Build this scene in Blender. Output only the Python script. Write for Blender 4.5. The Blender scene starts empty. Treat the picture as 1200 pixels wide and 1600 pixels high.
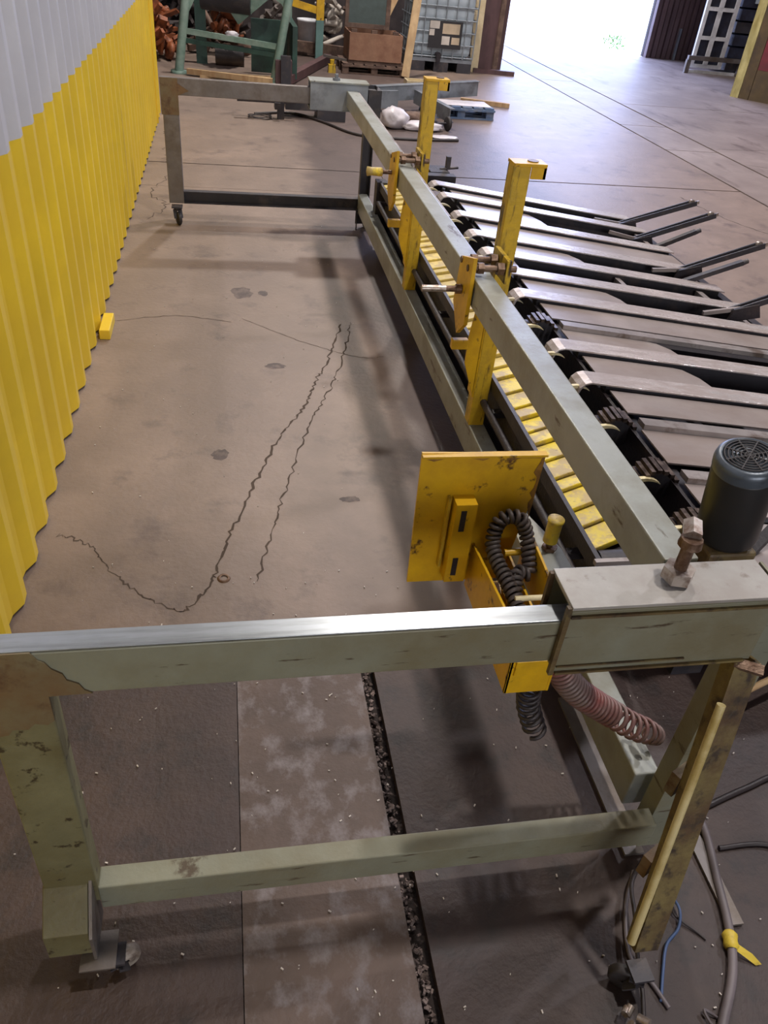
import bpy, bmesh, math, random
from mathutils import Vector, Matrix
random.seed(7)
SC = bpy.context.scene
# ---------------------------------------------------------------- camera
cam = bpy.data.cameras.new('camera')
cam.sensor_fit = 'VERTICAL'; cam.sensor_height = 36.0
cam.lens = 1226.6 * 36.0 / 1600.0
cam.clip_start = 0.05; cam.clip_end = 200
camo = bpy.data.objects.new('camera', cam); SC.collection.objects.link(camo)
pitch, yaw, roll = 0.6428, -0.2312, -0.1103
fh = Vector((-math.sin(yaw), math.cos(yaw), 0)); right = Vector((math.cos(yaw), math.sin(yaw), 0)); up = Vector((0, 0, 1))
F = math.cos(pitch)*fh - math.sin(pitch)*up
D = -(math.sin(pitch)*fh + math.cos(pitch)*up)
rt = math.cos(roll)*right + math.sin(roll)*D
dn = -math.sin(roll)*right + math.cos(roll)*D
m = Matrix((rt, -dn, -F)).transposed().to_4x4()
m.translation = Vector((0, 0, 1.75))
camo.matrix_world = m
SC.camera = camo
# ---------------------------------------------------------------- world, lamps, exposure
w = bpy.data.worlds.new('world'); SC.world = w; w.use_nodes = True
bg = w.node_tree.nodes['Background']
bg.inputs[0].default_value = (0.50, 0.60, 1.0, 1); bg.inputs[1].default_value = 10.5
def area(name, loc, size, power, color, target=None, sizey=None):
    l = bpy.data.lights.new(name, 'AREA'); l.energy = power; l.color = color
    l.shape = 'RECTANGLE' if sizey else 'DISK'; l.size = size
    if sizey: l.size_y = sizey
    o = bpy.data.objects.new(name, l); o.location = loc; SC.collection.objects.link(o)
    if target is not None:
        o.rotation_euler = (Vector(target)-Vector(loc)).to_track_quat('-Z', 'Y').to_euler()
    return o
WARM = (1.0, 0.92, 0.85)
area('high_bay_lamp', (2.3, 1.45, 7.2), 0.30, 250, WARM)
area('high_bay_lamp', (2.4, 7.5, 7.2), 0.45, 310, WARM)
area('high_bay_lamp', (8.0, 5.0, 7.2), 0.5, 400, (0.95, 0.93, 1.0))
area('high_bay_lamp', (1.5, 12.0, 7.2), 0.5, 470, WARM)
area('rear_fill_light', (1.0, -7.4, 2.8), 7.0, 420, (0.98, 0.97, 1.0), (0.8, 2.0, 0.9), 2.5)  # unseen fill light added behind the camera to brighten the front faces
pl = area('door_daylight', (6.5, 17.0, 3.3), 3.8, 1.0, (1, 1, 1), (6.5, 0, 3.3), 6.4)
pl.data.cycles.is_portal = True
SC.view_settings.view_transform = 'Standard'; SC.view_settings.look = 'None'
SC.view_settings.gamma = 1.0; SC.view_settings.use_curve_mapping = False
SC.view_settings.exposure = 0.0
SC.cycles.use_denoising = True
SC.cycles.max_bounces = 6; SC.cycles.diffuse_bounces = 4; SC.cycles.glossy_bounces = 3
SC.cycles.caustics_reflective = False; SC.cycles.caustics_refractive = False
SC.cycles.sample_clamp_indirect = 6

# ---------------------------------------------------------------- materials
def lin(c):
    return tuple(((x/255)/12.92 if x/255 <= 0.04045 else ((x/255+0.055)/1.055)**2.4) for x in c) + (1,)
def mat(name, col, rough=0.6, metal=0.0, col2=None, amt=0.5, scale=6.0, stretch=(1, 1, 1), soft=0.08,
        col3=None, amt3=0.35, scale3=25.0, stretch3=(1, 1, 1), soft3=0.03, bump=0.0, bscale=80.0, rough2=None, var=0.12, masks=()):
    """sRGB colours; col2 patches and col3 marks laid over col by thresholded noise."""
    mt = bpy.data.materials.new(name); mt.use_nodes = True
    N = mt.node_tree.nodes; L = mt.node_tree.links; b = N['Principled BSDF']
    tc = N.new('ShaderNodeTexCoord')
    def noise(sc, st, det=6, rough_=0.6):
        mp = N.new('ShaderNodeMapping'); mp.inputs['Scale'].default_value = st
        L.new(tc.outputs['Object'], mp.inputs[0])
        n = N.new('ShaderNodeTexNoise'); n.inputs['Scale'].default_value = sc
        n.inputs['Detail'].default_value = det; n.inputs['Roughness'].default_value = rough_
        L.new(mp.outputs[0], n.inputs['Vector']); return n.outputs[0]
    def ramp(src, a, s):
        r = N.new('ShaderNodeMapRange'); r.inputs[1].default_value = a-s; r.inputs[2].default_value = a+s
        L.new(src, r.inputs[0]); return r.outputs[0]
    def mix(fac, a, c):
        x = N.new('ShaderNodeMix'); x.data_type = 'RGBA'
        L.new(fac, x.inputs[0])
        for i, v in ((6, a), (7, c)):
            if isinstance(v, tuple): x.inputs[i].default_value = v
            else: L.new(v, x.inputs[i])
        return x.outputs[2]
    base = lin(col)
    d = tuple(max(0, x*(1-2.2*var)) for x in base[:3]) + (1,)
    h = tuple(min(1, x*(1+1.5*var)) for x in base[:3]) + (1,)
    cur = mix(ramp(noise(3.3, (1, 1, 1), 8), 0.5, 0.16), d, h)
    rfac = None
    if col2 is not None:
        f = ramp(noise(scale, stretch, 8, 0.65), 1-amt if amt <= 1 else 0.5, soft)
        cur = mix(f, cur, lin(col2)); rfac = f
    if col3 is not None:
        f3 = ramp(noise(scale3, stretch3, 6, 0.65), 1-amt3, soft3)
        cur = mix(f3, cur, lin(col3))
    for axis, edge, half, amp, nsc, mcol, mx in masks:   # a tint multiplied in on one side of a wavering line on the floor
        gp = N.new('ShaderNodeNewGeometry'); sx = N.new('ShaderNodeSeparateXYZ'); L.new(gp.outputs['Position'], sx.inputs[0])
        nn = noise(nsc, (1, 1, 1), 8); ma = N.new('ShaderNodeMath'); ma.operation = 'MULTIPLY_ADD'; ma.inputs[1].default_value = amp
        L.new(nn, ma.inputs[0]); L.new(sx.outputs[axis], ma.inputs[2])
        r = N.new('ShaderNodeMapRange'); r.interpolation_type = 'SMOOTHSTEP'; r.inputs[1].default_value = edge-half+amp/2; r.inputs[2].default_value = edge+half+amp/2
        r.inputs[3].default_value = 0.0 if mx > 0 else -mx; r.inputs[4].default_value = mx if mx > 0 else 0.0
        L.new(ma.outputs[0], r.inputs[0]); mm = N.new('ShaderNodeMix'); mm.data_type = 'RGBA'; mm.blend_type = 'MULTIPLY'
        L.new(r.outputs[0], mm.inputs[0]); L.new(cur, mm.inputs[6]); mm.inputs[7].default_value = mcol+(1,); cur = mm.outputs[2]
    L.new(cur, b.inputs['Base Color'])
    b.inputs['Roughness'].default_value = rough; b.inputs['Metallic'].default_value = metal
    if rough2 is not None and rfac is not None:
        r = N.new('ShaderNodeMapRange'); r.inputs[3].default_value = rough; r.inputs[4].default_value = rough2
        L.new(rfac, r.inputs[0]); L.new(r.outputs[0], b.inputs['Roughness'])
    if bump > 0:
        bp = N.new('ShaderNodeBump'); bp.inputs['Strength'].default_value = bump; bp.inputs['Distance'].default_value = 0.01
        L.new(noise(bscale, (1, 1, 1), 6), bp.inputs['Height']); L.new(bp.outputs[0], b.inputs['Normal'])
    return mt
M = {}
M['concrete'] = mat('worn_concrete', (137, 120, 109), 0.5, col2=(122, 107, 98), amt=0.50, scale=1.6, soft=0.16, col3=(98, 85, 80), amt3=0.36, scale3=4.5, soft3=0.09, bump=0.22, bscale=45, var=0.10, masks=((0, 0.66, 0.12, 0.5, 2.0, (0.42, 0.40, 0.44), 0.9), (0, 2.75, 0.25, 0.3, 2.0, (2.2, 2.25, 2.1), 0.9), (1, 1.9, 0.75, 0.6, 1.5, (0.52, 0.48, 0.48), -0.95)))  # masks: oil plus shade painted under the machine, and darker towards the near end
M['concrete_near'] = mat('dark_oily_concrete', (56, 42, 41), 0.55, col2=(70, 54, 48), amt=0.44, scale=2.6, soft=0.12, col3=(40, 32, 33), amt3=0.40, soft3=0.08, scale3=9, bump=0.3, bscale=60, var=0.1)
M['concrete_oil'] = mat('oil_stained_concrete', (92, 80, 77), 0.55, col2=(62, 54, 56), amt=0.50, scale=2.3, soft=0.12, col3=(112, 98, 90), amt3=0.34, scale3=8, bump=0.3, bscale=55)
M['concrete_strip'] = mat('pale_patch_concrete', (92, 76, 69), 0.6, col2=(74, 60, 54), amt=0.48, scale=5, soft=0.14, col3=(116, 108, 110), amt3=0.42, scale3=15, soft3=0.09, stretch3=(1, 0.8, 1), bump=0.25, bscale=50, var=0.08)
M['concrete_far'] = mat('smooth_concrete', (144, 130, 124), 0.52, col2=(122, 108, 102), amt=0.47, scale=1.1, soft=0.15, col3=(98, 84, 78), amt3=0.37, scale3=3.2, soft3=0.07, stretch3=(1, 0.35, 1), bump=0.15, bscale=20, var=0.08)
M['subfloor'] = mat('joint_dirt', (54, 46, 44), 0.95, col2=(120, 106, 100), amt=0.38, scale=30, bump=0.6, bscale=60)
M['crack'] = mat('crack_dirt', (74, 62, 54), 0.95)
M['stain'] = mat('dark_stain', (78, 66, 64), 0.6, col2=(104, 90, 84), amt=0.5, scale=20)
M['rubble'] = mat('joint_rubble', (138, 122, 116), 0.8, col2=(70, 58, 54), amt=0.5, scale=30)
M['grit'] = mat('pale_chips', (196, 188, 182), 0.7)
M['wall_yellow'] = mat('yellow_sheet_paint', (230, 198, 52), 0.42, col2=(222, 188, 54), amt=0.45, scale=2.0, soft=0.15, var=0.05)
M['wall_white'] = mat('white_sheet_paint', (196, 198, 206), 0.4, col2=(186, 188, 198), amt=0.45, scale=2.0, soft=0.15, var=0.04)
M['green'] = mat('worn_pale_green_paint', (132, 133, 116), 0.42, col2=(118, 112, 88), amt=0.45, scale=4, soft=0.12, col3=(76, 64, 48), amt3=0.36, scale3=34, stretch3=(0.25, 0.25, 1.5), bump=0.10, bscale=90, var=0.07)
M['green_top'] = mat('rubbed_steel_top', (176, 182, 188), 0.30, 0.75, col2=(132, 136, 136), amt=0.45, scale=8, stretch=(0.3, 4, 1), soft=0.12, col3=(96, 92, 86), amt3=0.30, scale3=20, var=0.08)
M['beam'] = mat('grey_green_beam_paint', (158, 162, 158), 0.36, 0.15, col2=(128, 126, 112), amt=0.45, scale=4, soft=0.12, col3=(88, 78, 64), amt3=0.345, scale3=20, stretch3=(1, 0.25, 1), bump=0.08, var=0.07)
M['plate_grey'] = mat('grey_top_plate_paint', (174, 172, 168), 0.4, 0.1, col2=(150, 144, 138), amt=0.48, scale=6, soft=0.14, col3=(120, 110, 100), amt3=0.36, scale3=20, soft3=0.06, bump=0.06)
M['steelgrey'] = mat('dull_grey_steel', (118, 112, 110), 0.45, 0.35, col2=(98, 88, 80), amt=0.46, scale=5, soft=0.1, col3=(78, 64, 52), amt3=0.32, scale3=18, bump=0.1, var=0.1)
M['rustleg'] = mat('rusty_yellow_green_paint', (116, 102, 62), 0.55, col2=(84, 64, 42), amt=0.52, scale=7, soft=0.10, col3=(58, 46, 34), amt3=0.42, scale3=24, soft3=0.06, bump=0.2, var=0.12)
M['rust'] = mat('orange_rust', (108, 82, 54), 0.6, col2=(112, 102, 78), amt=0.50, scale=9, soft=0.14, col3=(80, 54, 36), amt3=0.40, scale3=16, soft3=0.08, bump=0.15)
M['olive'] = mat('olive_leg_paint', (122, 120, 92), 0.5, col2=(98, 92, 64), amt=0.48, scale=6, soft=0.14, col3=(58, 50, 36), amt3=0.38, scale3=26, bump=0.12)
M['yellow'] = mat('machine_yellow_paint', (218, 172, 22), 0.42, col2=(186, 142, 24), amt=0.45, scale=6, soft=0.12, col3=(84, 56, 24), amt3=0.37, scale3=24, stretch3=(0.7, 1, 0.7), bump=0.10, bscale=60, var=0.06)
M['edge_brown'] = mat('bare_brown_edge', (112, 78, 36), 0.6, col2=(150, 108, 34), amt=0.5, scale=30, soft=0.1)
M['yellow_worn'] = mat('scraped_yellow_paint', (206, 170, 40), 0.45, col2=(168, 140, 48), amt=0.45, scale=8, soft=0.08, col3=(60, 44, 28), amt3=0.42, scale3=18, stretch3=(1.6, 1.6, 0.3), soft3=0.05, bump=0.15)
M['rod_yellow'] = mat('pale_yellow_rod', (196, 182, 134), 0.5, col2=(170, 150, 92), amt=0.45, scale=8)
M['slat'] = mat('chipped_yellow_slat', (226, 200, 52), 0.5, col2=(176, 152, 88), amt=0.50, scale=14, soft=0.05, col3=(96, 78, 50), amt3=0.33, scale3=30, stretch3=(1, 3, 1), bump=0.2, bscale=70)
M['slat_pale'] = mat('pale_yellow_slat', (214, 190, 96), 0.5, col2=(182, 158, 92), amt=0.48, scale=14, soft=0.08, col3=(110, 90, 56), amt3=0.32, scale3=30, stretch3=(1, 3, 1), bump=0.2)
M['black'] = mat('greasy_black_steel', (34, 28, 34), 0.5, col2=(52, 42, 42), amt=0.4, scale=14, bump=0.3)
M['dark'] = mat('dark_machine_steel', (58, 56, 62), 0.5, 0.2, col2=(80, 72, 70), amt=0.4, scale=8, bump=0.15)
M['strip'] = mat('polished_strip_steel', (206, 198, 198), 0.27, 0.35, col2=(172, 160, 156), amt=0.5, scale=12, stretch=(0.8, 2.5, 1), soft=0.08, bump=0.10, bscale=28, rough2=0.42, var=0.1)
M['deck'] = mat('dusty_deck_plate', (164, 154, 152), 0.36, 0.2, col2=(142, 128, 122), amt=0.48, scale=3.2, stretch=(0.6, 1.2, 1), soft=0.14, bump=0.06, var=0.08)
M['bar'] = mat('bare_bar_steel', (170, 162, 160), 0.38, 0.5, col2=(116, 102, 94), amt=0.4, scale=9)
M['chain'] = mat('oily_chain_steel', (110, 96, 88), 0.4, 0.6, col2=(64, 52, 46), amt=0.5, scale=30)
M['shaft'] = mat('dirty_shaft', (86, 76, 78), 0.4, 0.5, col2=(50, 42, 42), amt=0.5, scale=10)
M['cream'] = mat('cream_plastic', (220, 208, 168), 0.5, col2=(190, 172, 120), amt=0.4, scale=20)
M['rustbolt'] = mat('rusty_bolt_steel', (120, 98, 82), 0.45, 0.5, col2=(84, 60, 44), amt=0.5, scale=25, bump=0.2)
M['bolt'] = mat('worn_bolt_steel', (176, 166, 158), 0.35, 0.6, col2=(120, 98, 84), amt=0.45, scale=25)
M['motor'] = mat('satin_black_motor', (38, 40, 42), 0.42, 0.1, col2=(50, 46, 44), amt=0.4, scale=8, soft=0.2, var=0.06)
M['motor_top'] = mat('worn_fan_cover', (84, 92, 102), 0.32, 0.3, col2=(60, 62, 66), amt=0.42, scale=12)
M['hose_black'] = mat('dusty_black_hose', (66, 58, 56), 0.55, col2=(92, 80, 74), amt=0.42, scale=30)
M['hose_red'] = mat('faded_red_hose', (126, 64, 62), 0.45, col2=(118, 100, 96), amt=0.54, scale=7, soft=0.12)
M['rubber'] = mat('black_rubber', (44, 40, 42), 0.6)
M['wheel'] = mat('pale_caster_wheel', (168, 158, 148), 0.5, col2=(120, 106, 96), amt=0.45, scale=25)
M['cable'] = mat('grey_cable', (104, 96, 100), 0.5)
M['cable_dark'] = mat('dark_cable', (50, 44, 46), 0.5)
M['wire_blue'] = mat('blue_wire', (70, 92, 134), 0.5)
M['wood'] = mat('raw_timber', (186, 158, 120), 0.75, col2=(160, 128, 92), amt=0.48, scale=6, stretch=(2, 2, 0.3), soft=0.12)
M['ply'] = mat('brown_plywood', (160, 122, 98), 0.75, col2=(130, 92, 72), amt=0.48, scale=4, soft=0.15)
M['palletwood'] = mat('old_pallet_timber', (118, 96, 84), 0.85, col2=(88, 70, 62), amt=0.5, scale=8)
M['paleply'] = mat('pale_plywood', (206, 190, 156), 0.7, col2=(190, 170, 134), amt=0.45, scale=4)
M['mint'] = mat('mint_machine_paint', (144, 166, 154), 0.5, col2=(106, 138, 124), amt=0.45, scale=6, soft=0.15, col3=(70, 84, 74), amt3=0.3, scale3=18)
M['mint_dark'] = mat('dark_green_paint', (52, 84, 74), 0.55, col2=(38, 58, 54), amt=0.5, scale=5, soft=0.15)
M['postblue'] = mat('post_blue_green', (104, 138, 136), 0.55)
M['ibc'] = mat('cloudy_white_plastic', (176, 188, 198), 0.45, col2=(160, 172, 182), amt=0.45, scale=4, soft=0.2, var=0.05)
M['cage'] = mat('galvanised_tube', (150, 158, 166), 0.4, 0.5)
M['placard'] = mat('black_placard', (44, 42, 46), 0.6)
M['paper'] = mat('paper_label', (196, 188, 180), 0.7)
M['paper2'] = mat('tan_label', (190, 172, 148), 0.7)
M['column'] = mat('brown_red_column', (96, 70, 72), 0.6, col2=(74, 54, 56), amt=0.5, scale=4, stretch=(2, 2, 0.3), soft=0.15)
M['panel'] = mat('brown_sheet_wall', (104, 84, 86), 0.6, col2=(82, 66, 70), amt=0.5, scale=3, stretch=(3, 1, 0.3), soft=0.15)
M['backwall'] = mat('dark_back_wall', (62, 54, 54), 0.8, col2=(44, 38, 40), amt=0.5, scale=2)
M['ceil'] = mat('roof_sheet', (120, 118, 116), 0.7)
M['shedwall'] = mat('shed_wall', (112, 104, 100), 0.8)
M['white'] = mat('white_rack_plastic', (226, 228, 234), 0.5, col2=(206, 206, 212), amt=0.4, scale=6)
M['navy'] = mat('dark_blue_bins', (46, 50, 70), 0.6, col2=(36, 36, 50), amt=0.5, scale=6)
M['pillar_y'] = mat('faded_yellow_pillar', (196, 186, 130), 0.6, col2=(150, 136, 78), amt=0.45, scale=5, stretch=(2, 2, 0.5), soft=0.15)
M['pillar_b'] = mat('brown_pillar_side', (98, 82, 56), 0.7, col2=(74, 62, 50), amt=0.5, scale=5, soft=0.15)
M['red'] = mat('dull_red_sheet', (120, 44, 56), 0.5, col2=(92, 52, 56), amt=0.42, scale=4, soft=0.15)
M['bag'] = mat('white_plastic_bag', (206, 200, 206), 0.4, bump=0.3, bscale=12)
M['greybox'] = mat('grey_channel_steel', (136, 142, 150), 0.4, 0.3, col2=(108, 110, 116), amt=0.42, scale=5)
M['bluepallet'] = mat('faded_blue_pallet', (84, 104, 134), 0.7, col2=(120, 128, 140), amt=0.42, scale=6)
M['copper'] = mat('orange_rusty_scrap', (150, 84, 48), 0.55, col2=(96, 54, 36), amt=0.5, scale=8)
M['glass'] = mat('dusty_dark_glass', (84, 98, 96), 0.25, col2=(70, 80, 78), amt=0.5, scale=5, soft=0.2)
M['ground'] = mat('sunlit_gravel', (200, 196, 186), 0.9)
M['leaf'] = mat('fresh_leaf', (140, 190, 90), 0.6)
M['fadedred'] = mat('faded_red_cap', (190, 84, 88), 0.5)
M['tape'] = mat('yellow_tape', (196, 172, 60), 0.5, col2=(150, 128, 48), amt=0.4, scale=30)

# ---------------------------------------------------------------- mesh helpers
class MB:
    def __init__(s): s.v = []; s.f = []; s.sm = []
    def add(s, vs, fs, smooth=False):
        n = len(s.v); s.v += [tuple(v) for v in vs]
        s.f += [tuple(i+n for i in f) for f in fs]; s.sm += [smooth]*len(fs); return s
    def box(s, x0, x1, y0, y1, z0, z1):
        return s.add([(x0, y0, z0), (x1, y0, z0), (x1, y1, z0), (x0, y1, z0), (x0, y0, z1), (x1, y0, z1), (x1, y1, z1), (x0, y1, z1)],
                     [(0, 3, 2, 1), (4, 5, 6, 7), (0, 1, 5, 4), (1, 2, 6, 5), (2, 3, 7, 6), (3, 0, 4, 7)])
    def bar(s, p0, p1, w, h, ref=(0, 0, 1), twist=0.0):
        """box section from p0 to p1; h along ref, w across"""
        p0, p1 = Vector(p0), Vector(p1); d = (p1-p0).normalized(); r = Vector(ref)
        a = d.cross(r).normalized(); b = a.cross(d).normalized()
        if twist: q = Matrix.Rotation(twist, 3, d); a = q@a; b = q@b
        vs = []
        for p in (p0, p1):
            for i, j in ((-1, -1), (1, -1), (1, 1), (-1, 1)): vs.append(p+a*(i*w/2)+b*(j*h/2))
        return s.add(vs, [(3, 2, 1, 0), (4, 5, 6, 7), (0, 1, 5, 4), (1, 2, 6, 5), (2, 3, 7, 6), (3, 0, 4, 7)])
    def channel(s, p0, p1, w, h, t, ref):
        """C section: web faces -ref side; flanges point along +ref"""
        p0, p1 = Vector(p0), Vector(p1); d = (p1-p0).normalized(); b = Vector(ref); b = (b-d*b.dot(d)).normalized(); a = d.cross(b)
        pr = [(-w/2, 0), (w/2, 0), (w/2, h), (w/2-t, h), (w/2-t, t), (-w/2+t, t), (-w/2+t, h), (-w/2, h)]
        vs = [p+a*x+b*y for p in (p0, p1) for x, y in pr]; n = 8
        fs = [(i, (i+1) % n, n+(i+1) % n, n+i) for i in range(n)]
        for o in (0, n):
            q = [(0, 1, 4, 5), (1, 2, 3, 4), (0, 5, 6, 7)]
            fs += [tuple(o+k for k in (f if o else f[::-1])) for f in q]
        return s.add(vs, fs)
    def cyl(s, p0, p1, r0, r1=None, n=16, caps=True, smooth=True):
        r1 = r0 if r1 is None else r1; p0, p1 = Vector(p0), Vector(p1); d = (p1-p0).normalized()
        a = d.orthogonal().normalized(); b = d.cross(a); vs = []
        for p, r in ((p0, r0), (p1, r1)):
            for i in range(n):
                t = 2*math.pi*i/n; vs.append(p+a*(r*math.cos(t))+b*(r*math.sin(t)))
        s.add(vs, [(i, (i+1) % n, n+(i+1) % n, n+i) for i in range(n)], smooth)
        if caps: s.add(vs, [tuple(range(n-1, -1, -1)), tuple(range(n, 2*n))])
        return s
    def hexa(s, p0, p1, r): return s.cyl(p0, p1, r, n=6, smooth=False)
    def tube(s, pts, r, n=8, caps=True):
        pts = [Vector(p) for p in pts]; m_ = len(pts); a = None; vs = []
        for i, p in enumerate(pts):
            t = (pts[min(i+1, m_-1)]-pts[max(i-1, 0)]).normalized()
            if a is None: a = t.orthogonal().normalized()
            a = (a-t*a.dot(t)).normalized(); b = t.cross(a)
            for k in range(n):
                u = 2*math.pi*k/n; vs.append(p+a*(r*math.cos(u))+b*(r*math.sin(u)))
        fs = [(i*n+k, i*n+(k+1) % n, (i+1)*n+(k+1) % n, (i+1)*n+k) for i in range(m_-1) for k in range(n)]
        s.add(vs, fs, True)
        if caps: s.add(vs, [tuple(range(n-1, -1, -1)), tuple(range((m_-1)*n, m_*n))])
        return s
    def prism(s, poly, v):
        """closed polygon (3-D points) extruded by vector v"""
        v = Vector(v); n = len(poly); vs = [Vector(p) for p in poly]; vs += [p+v for p in vs]
        return s.add(vs, [tuple(range(n-1, -1, -1)), tuple(range(n, 2*n))]+[(i, (i+1) % n, n+(i+1) % n, n+i) for i in range(n)])
    def lathe(s, p, axis, prof, n=24):
        p = Vector(p); d = Vector(axis).normalized(); a = d.orthogonal().normalized(); b = d.cross(a); vs = []
        for r, h in prof:
            for i in range(n):
                t = 2*math.pi*i/n; vs.append(p+d*h+a*(r*math.cos(t))+b*(r*math.sin(t)))
        k = len(prof)
        return s.add(vs, [(j*n+i, j*n+(i+1) % n, (j+1)*n+(i+1) % n, (j+1)*n+i) for j in range(k-1) for i in range(n)], True)
def wpos(o):
    v = Vector((0, 0, 0))
    while o is not None: v += o.location; o = o.parent
    return v
def obj(name, mb, m_, parent=None, label=None, bevel=0.0):
    me = bpy.data.meshes.new(name); off = wpos(parent)
    if parent is None and mb.v:
        xs = [v[0] for v in mb.v]; ys = [v[1] for v in mb.v]; zs = [v[2] for v in mb.v]
        loc = Vector(((min(xs)+max(xs))/2, (min(ys)+max(ys))/2, min(zs)))
    else:
        loc = Vector((0, 0, 0))
    sh = off+loc
    me.from_pydata([(v[0]-sh.x, v[1]-sh.y, v[2]-sh.z) for v in mb.v], [], mb.f)
    me.polygons.foreach_set('use_smooth', mb.sm)
    bm = bmesh.new(); bm.from_mesh(me); bmesh.ops.recalc_face_normals(bm, faces=bm.faces); bm.to_mesh(me); bm.free()
    me.materials.append(M[m_] if isinstance(m_, str) else m_)
    o = bpy.data.objects.new(name, me); SC.collection.objects.link(o); o.location = loc
    if parent is not None: o.parent = parent
    if label: o['label'] = label
    if bevel:
        md = o.modifiers.new('bevel', 'BEVEL'); md.width = bevel; md.segments = 2; md.limit_method = 'ANGLE'
    return o
def thing(name, label, cat, loc, group=None):
    o = bpy.data.objects.new(name, None); SC.collection.objects.link(o); o.empty_display_size = 0.1
    o.location = loc; o['label'] = label; o['category'] = cat
    if group: o['group'] = group
    return o
def tag(o, label, cat, group=None):
    o['label'] = label; o['category'] = cat
    if group: o['group'] = group
    return o
def struct(name, mb, m_, bevel=0.0):
    o = obj(name, mb, m_, None, None, bevel); o['kind'] = 'structure'; return o
def spline(pts, n=8):
    pts = [Vector(p) for p in pts]; P = [pts[0]]+pts+[pts[-1]]; out = []
    for i in range(1, len(P)-2):
        for k in range(n):
            t = k/n; a, b, c, d = P[i-1], P[i], P[i+1], P[i+2]
            out.append(0.5*((2*b)+(-a+c)*t+(2*a-5*b+4*c-d)*t*t+(-a+3*b-3*c+d)*t**3))
    out.append(pts[-1]); return out
def coil(path, R, r, turns, m_, n=7, seg=14, Rf=None, stretch=None):
    """helix of tube radius r winding with radius R about a path"""
    P = spline(path, 12); L_ = [0]
    for i in range(1, len(P)): L_.append(L_[-1]+(P[i]-P[i-1]).length)
    tot = L_[-1]; N_ = int(turns*seg); out = []; a = None; lastt = None
    for k in range(N_+1):
        u = k/N_; uu = stretch(u) if stretch else u; s_ = uu*tot; i = 1
        while i < len(P)-1 and L_[i] < s_: i += 1
        f = (s_-L_[i-1])/max(1e-9, L_[i]-L_[i-1]); p = P[i-1].lerp(P[i], f); t = (P[i]-P[i-1]).normalized()
        if a is None: a = t.orthogonal().normalized()
        a = (a-t*a.dot(t)).normalized(); b = t.cross(a); th = 2*math.pi*turns*u
        RR = R*(Rf(u) if Rf else 1)
        out.append(p+a*(RR*math.cos(th))+b*(RR*math.sin(th)))
    return MB().tube(out, r, n)

# ---------------------------------------------------------------- floor
fl = MB().box(-10, 22, -8, 17.3, -0.14, -0.03)
floor = struct('floor', fl, 'subfloor')
G = 0.005
def slab(x0, x1, y0, y1, m_, z=0.0, g=G):
    obj('concrete_slab', MB().box(x0+g/2, x1-g/2, y0+g/2, y1-g/2, -0.029, z), m_, floor)
slab(-10, -0.016, -8, 1.62, 'concrete_near', 0, 0.002)
slab(-0.016, 0.340, -8, 1.62, 'concrete_strip', 0.001, 0.002)
slab(0.378, 4.775, -8, 1.62, 'concrete_near', 0, 0.002)
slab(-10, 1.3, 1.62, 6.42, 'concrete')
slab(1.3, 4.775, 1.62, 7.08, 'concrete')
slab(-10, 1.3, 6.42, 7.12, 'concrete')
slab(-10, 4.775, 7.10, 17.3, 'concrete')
for a, b in ((-8, 8.72), (8.72, 10.0), (10.0, 13.2), (13.2, 17.3)): slab(4.79, 5.43, a, b, 'concrete_far', 0, 0.016)
for a, b in ((-8, 7.3), (7.3, 11.5), (11.5, 17.3)): slab(5.445, 22, a, b, 'concrete_far', 0, 0.016)
def crack(pts, wd=0.008, seed=1, sub=7, amp=0.02):
    rnd = random.Random(seed); out = []; amp *= 0.45; wd *= 0.75; pts = [(p.x, p.y) for p in spline([(a, b, 0) for a, b in pts], 3)]; sub = max(3, sub-2)
    for i in range(len(pts)-1):
        for k in range(sub):
            t = k/sub; out.append(Vector((pts[i][0]*(1-t)+pts[i+1][0]*t+rnd.uniform(-amp, amp), pts[i][1]*(1-t)+pts[i+1][1]*t+rnd.uniform(-amp, amp), 0.0008)))
    out.append(Vector((*pts[-1], 0.0008))); vs = []; fs = []
    for i, p in enumerate(out):
        t = (out[min(i+1, len(out)-1)]-out[max(i-1, 0)]).normalized(); nrm = Vector((-t.y, t.x, 0))
        w_ = wd*rnd.uniform(0.3, 1.2)/2*(0.3 if i in (0, len(out)-1) else 1)
        vs += [p-nrm*w_, p+nrm*w_]
    for i in range(len(out)-1): fs.append((2*i, 2*i+1, 2*i+3, 2*i+2))
    obj('crack', MB().add(vs, fs), 'crack', floor)
crack([(-0.60, 2.2), (-0.5, 2.15), (-0.42, 2.02), (-0.30, 1.88), (-0.17, 1.80)], 0.008, 2)
crack([(-0.17, 1.80), (-0.09, 1.93), (-0.05, 2.1), (0.06, 2.45), (0.17, 2.78), (0.30, 3.05), (0.38, 3.30), (0.47, 3.55), (0.58, 3.95)], 0.014, 3)
crack([(0.06, 1.93), (0.12, 2.2), (0.2, 2.5), (0.33, 2.95), (0.45, 3.25), (0.55, 3.6), (0.63, 3.97)], 0.010, 4)
crack([(-0.62, 3.93), (-0.3, 4.02), (0.0, 3.95)], 0.006, 5, 7, 0.01)
crack([(0.05, 4.0), (0.35, 3.72), (0.62, 3.55), (0.75, 3.56)], 0.006, 6, 7, 0.01)
for i, (x, y) in enumerate([(-0.55, 5.6), (-0.5, 6.6), (-0.55, 7.5)]):
    crack([(x, y), (x+0.12, y+0.35), (x-0.02, y+0.6), (x+0.08, y+1.0)], 0.012, 10+i, 6, 0.05)
crack([(4.0, 6.8), (4.12, 6.2), (4.35, 5.75), (4.6, 5.6)], 0.02, 20, 6, 0.02)
crack([(5.5, 8.2), (6.6, 7.7), (7.7, 7.5)], 0.015, 21, 6, 0.03)
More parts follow.
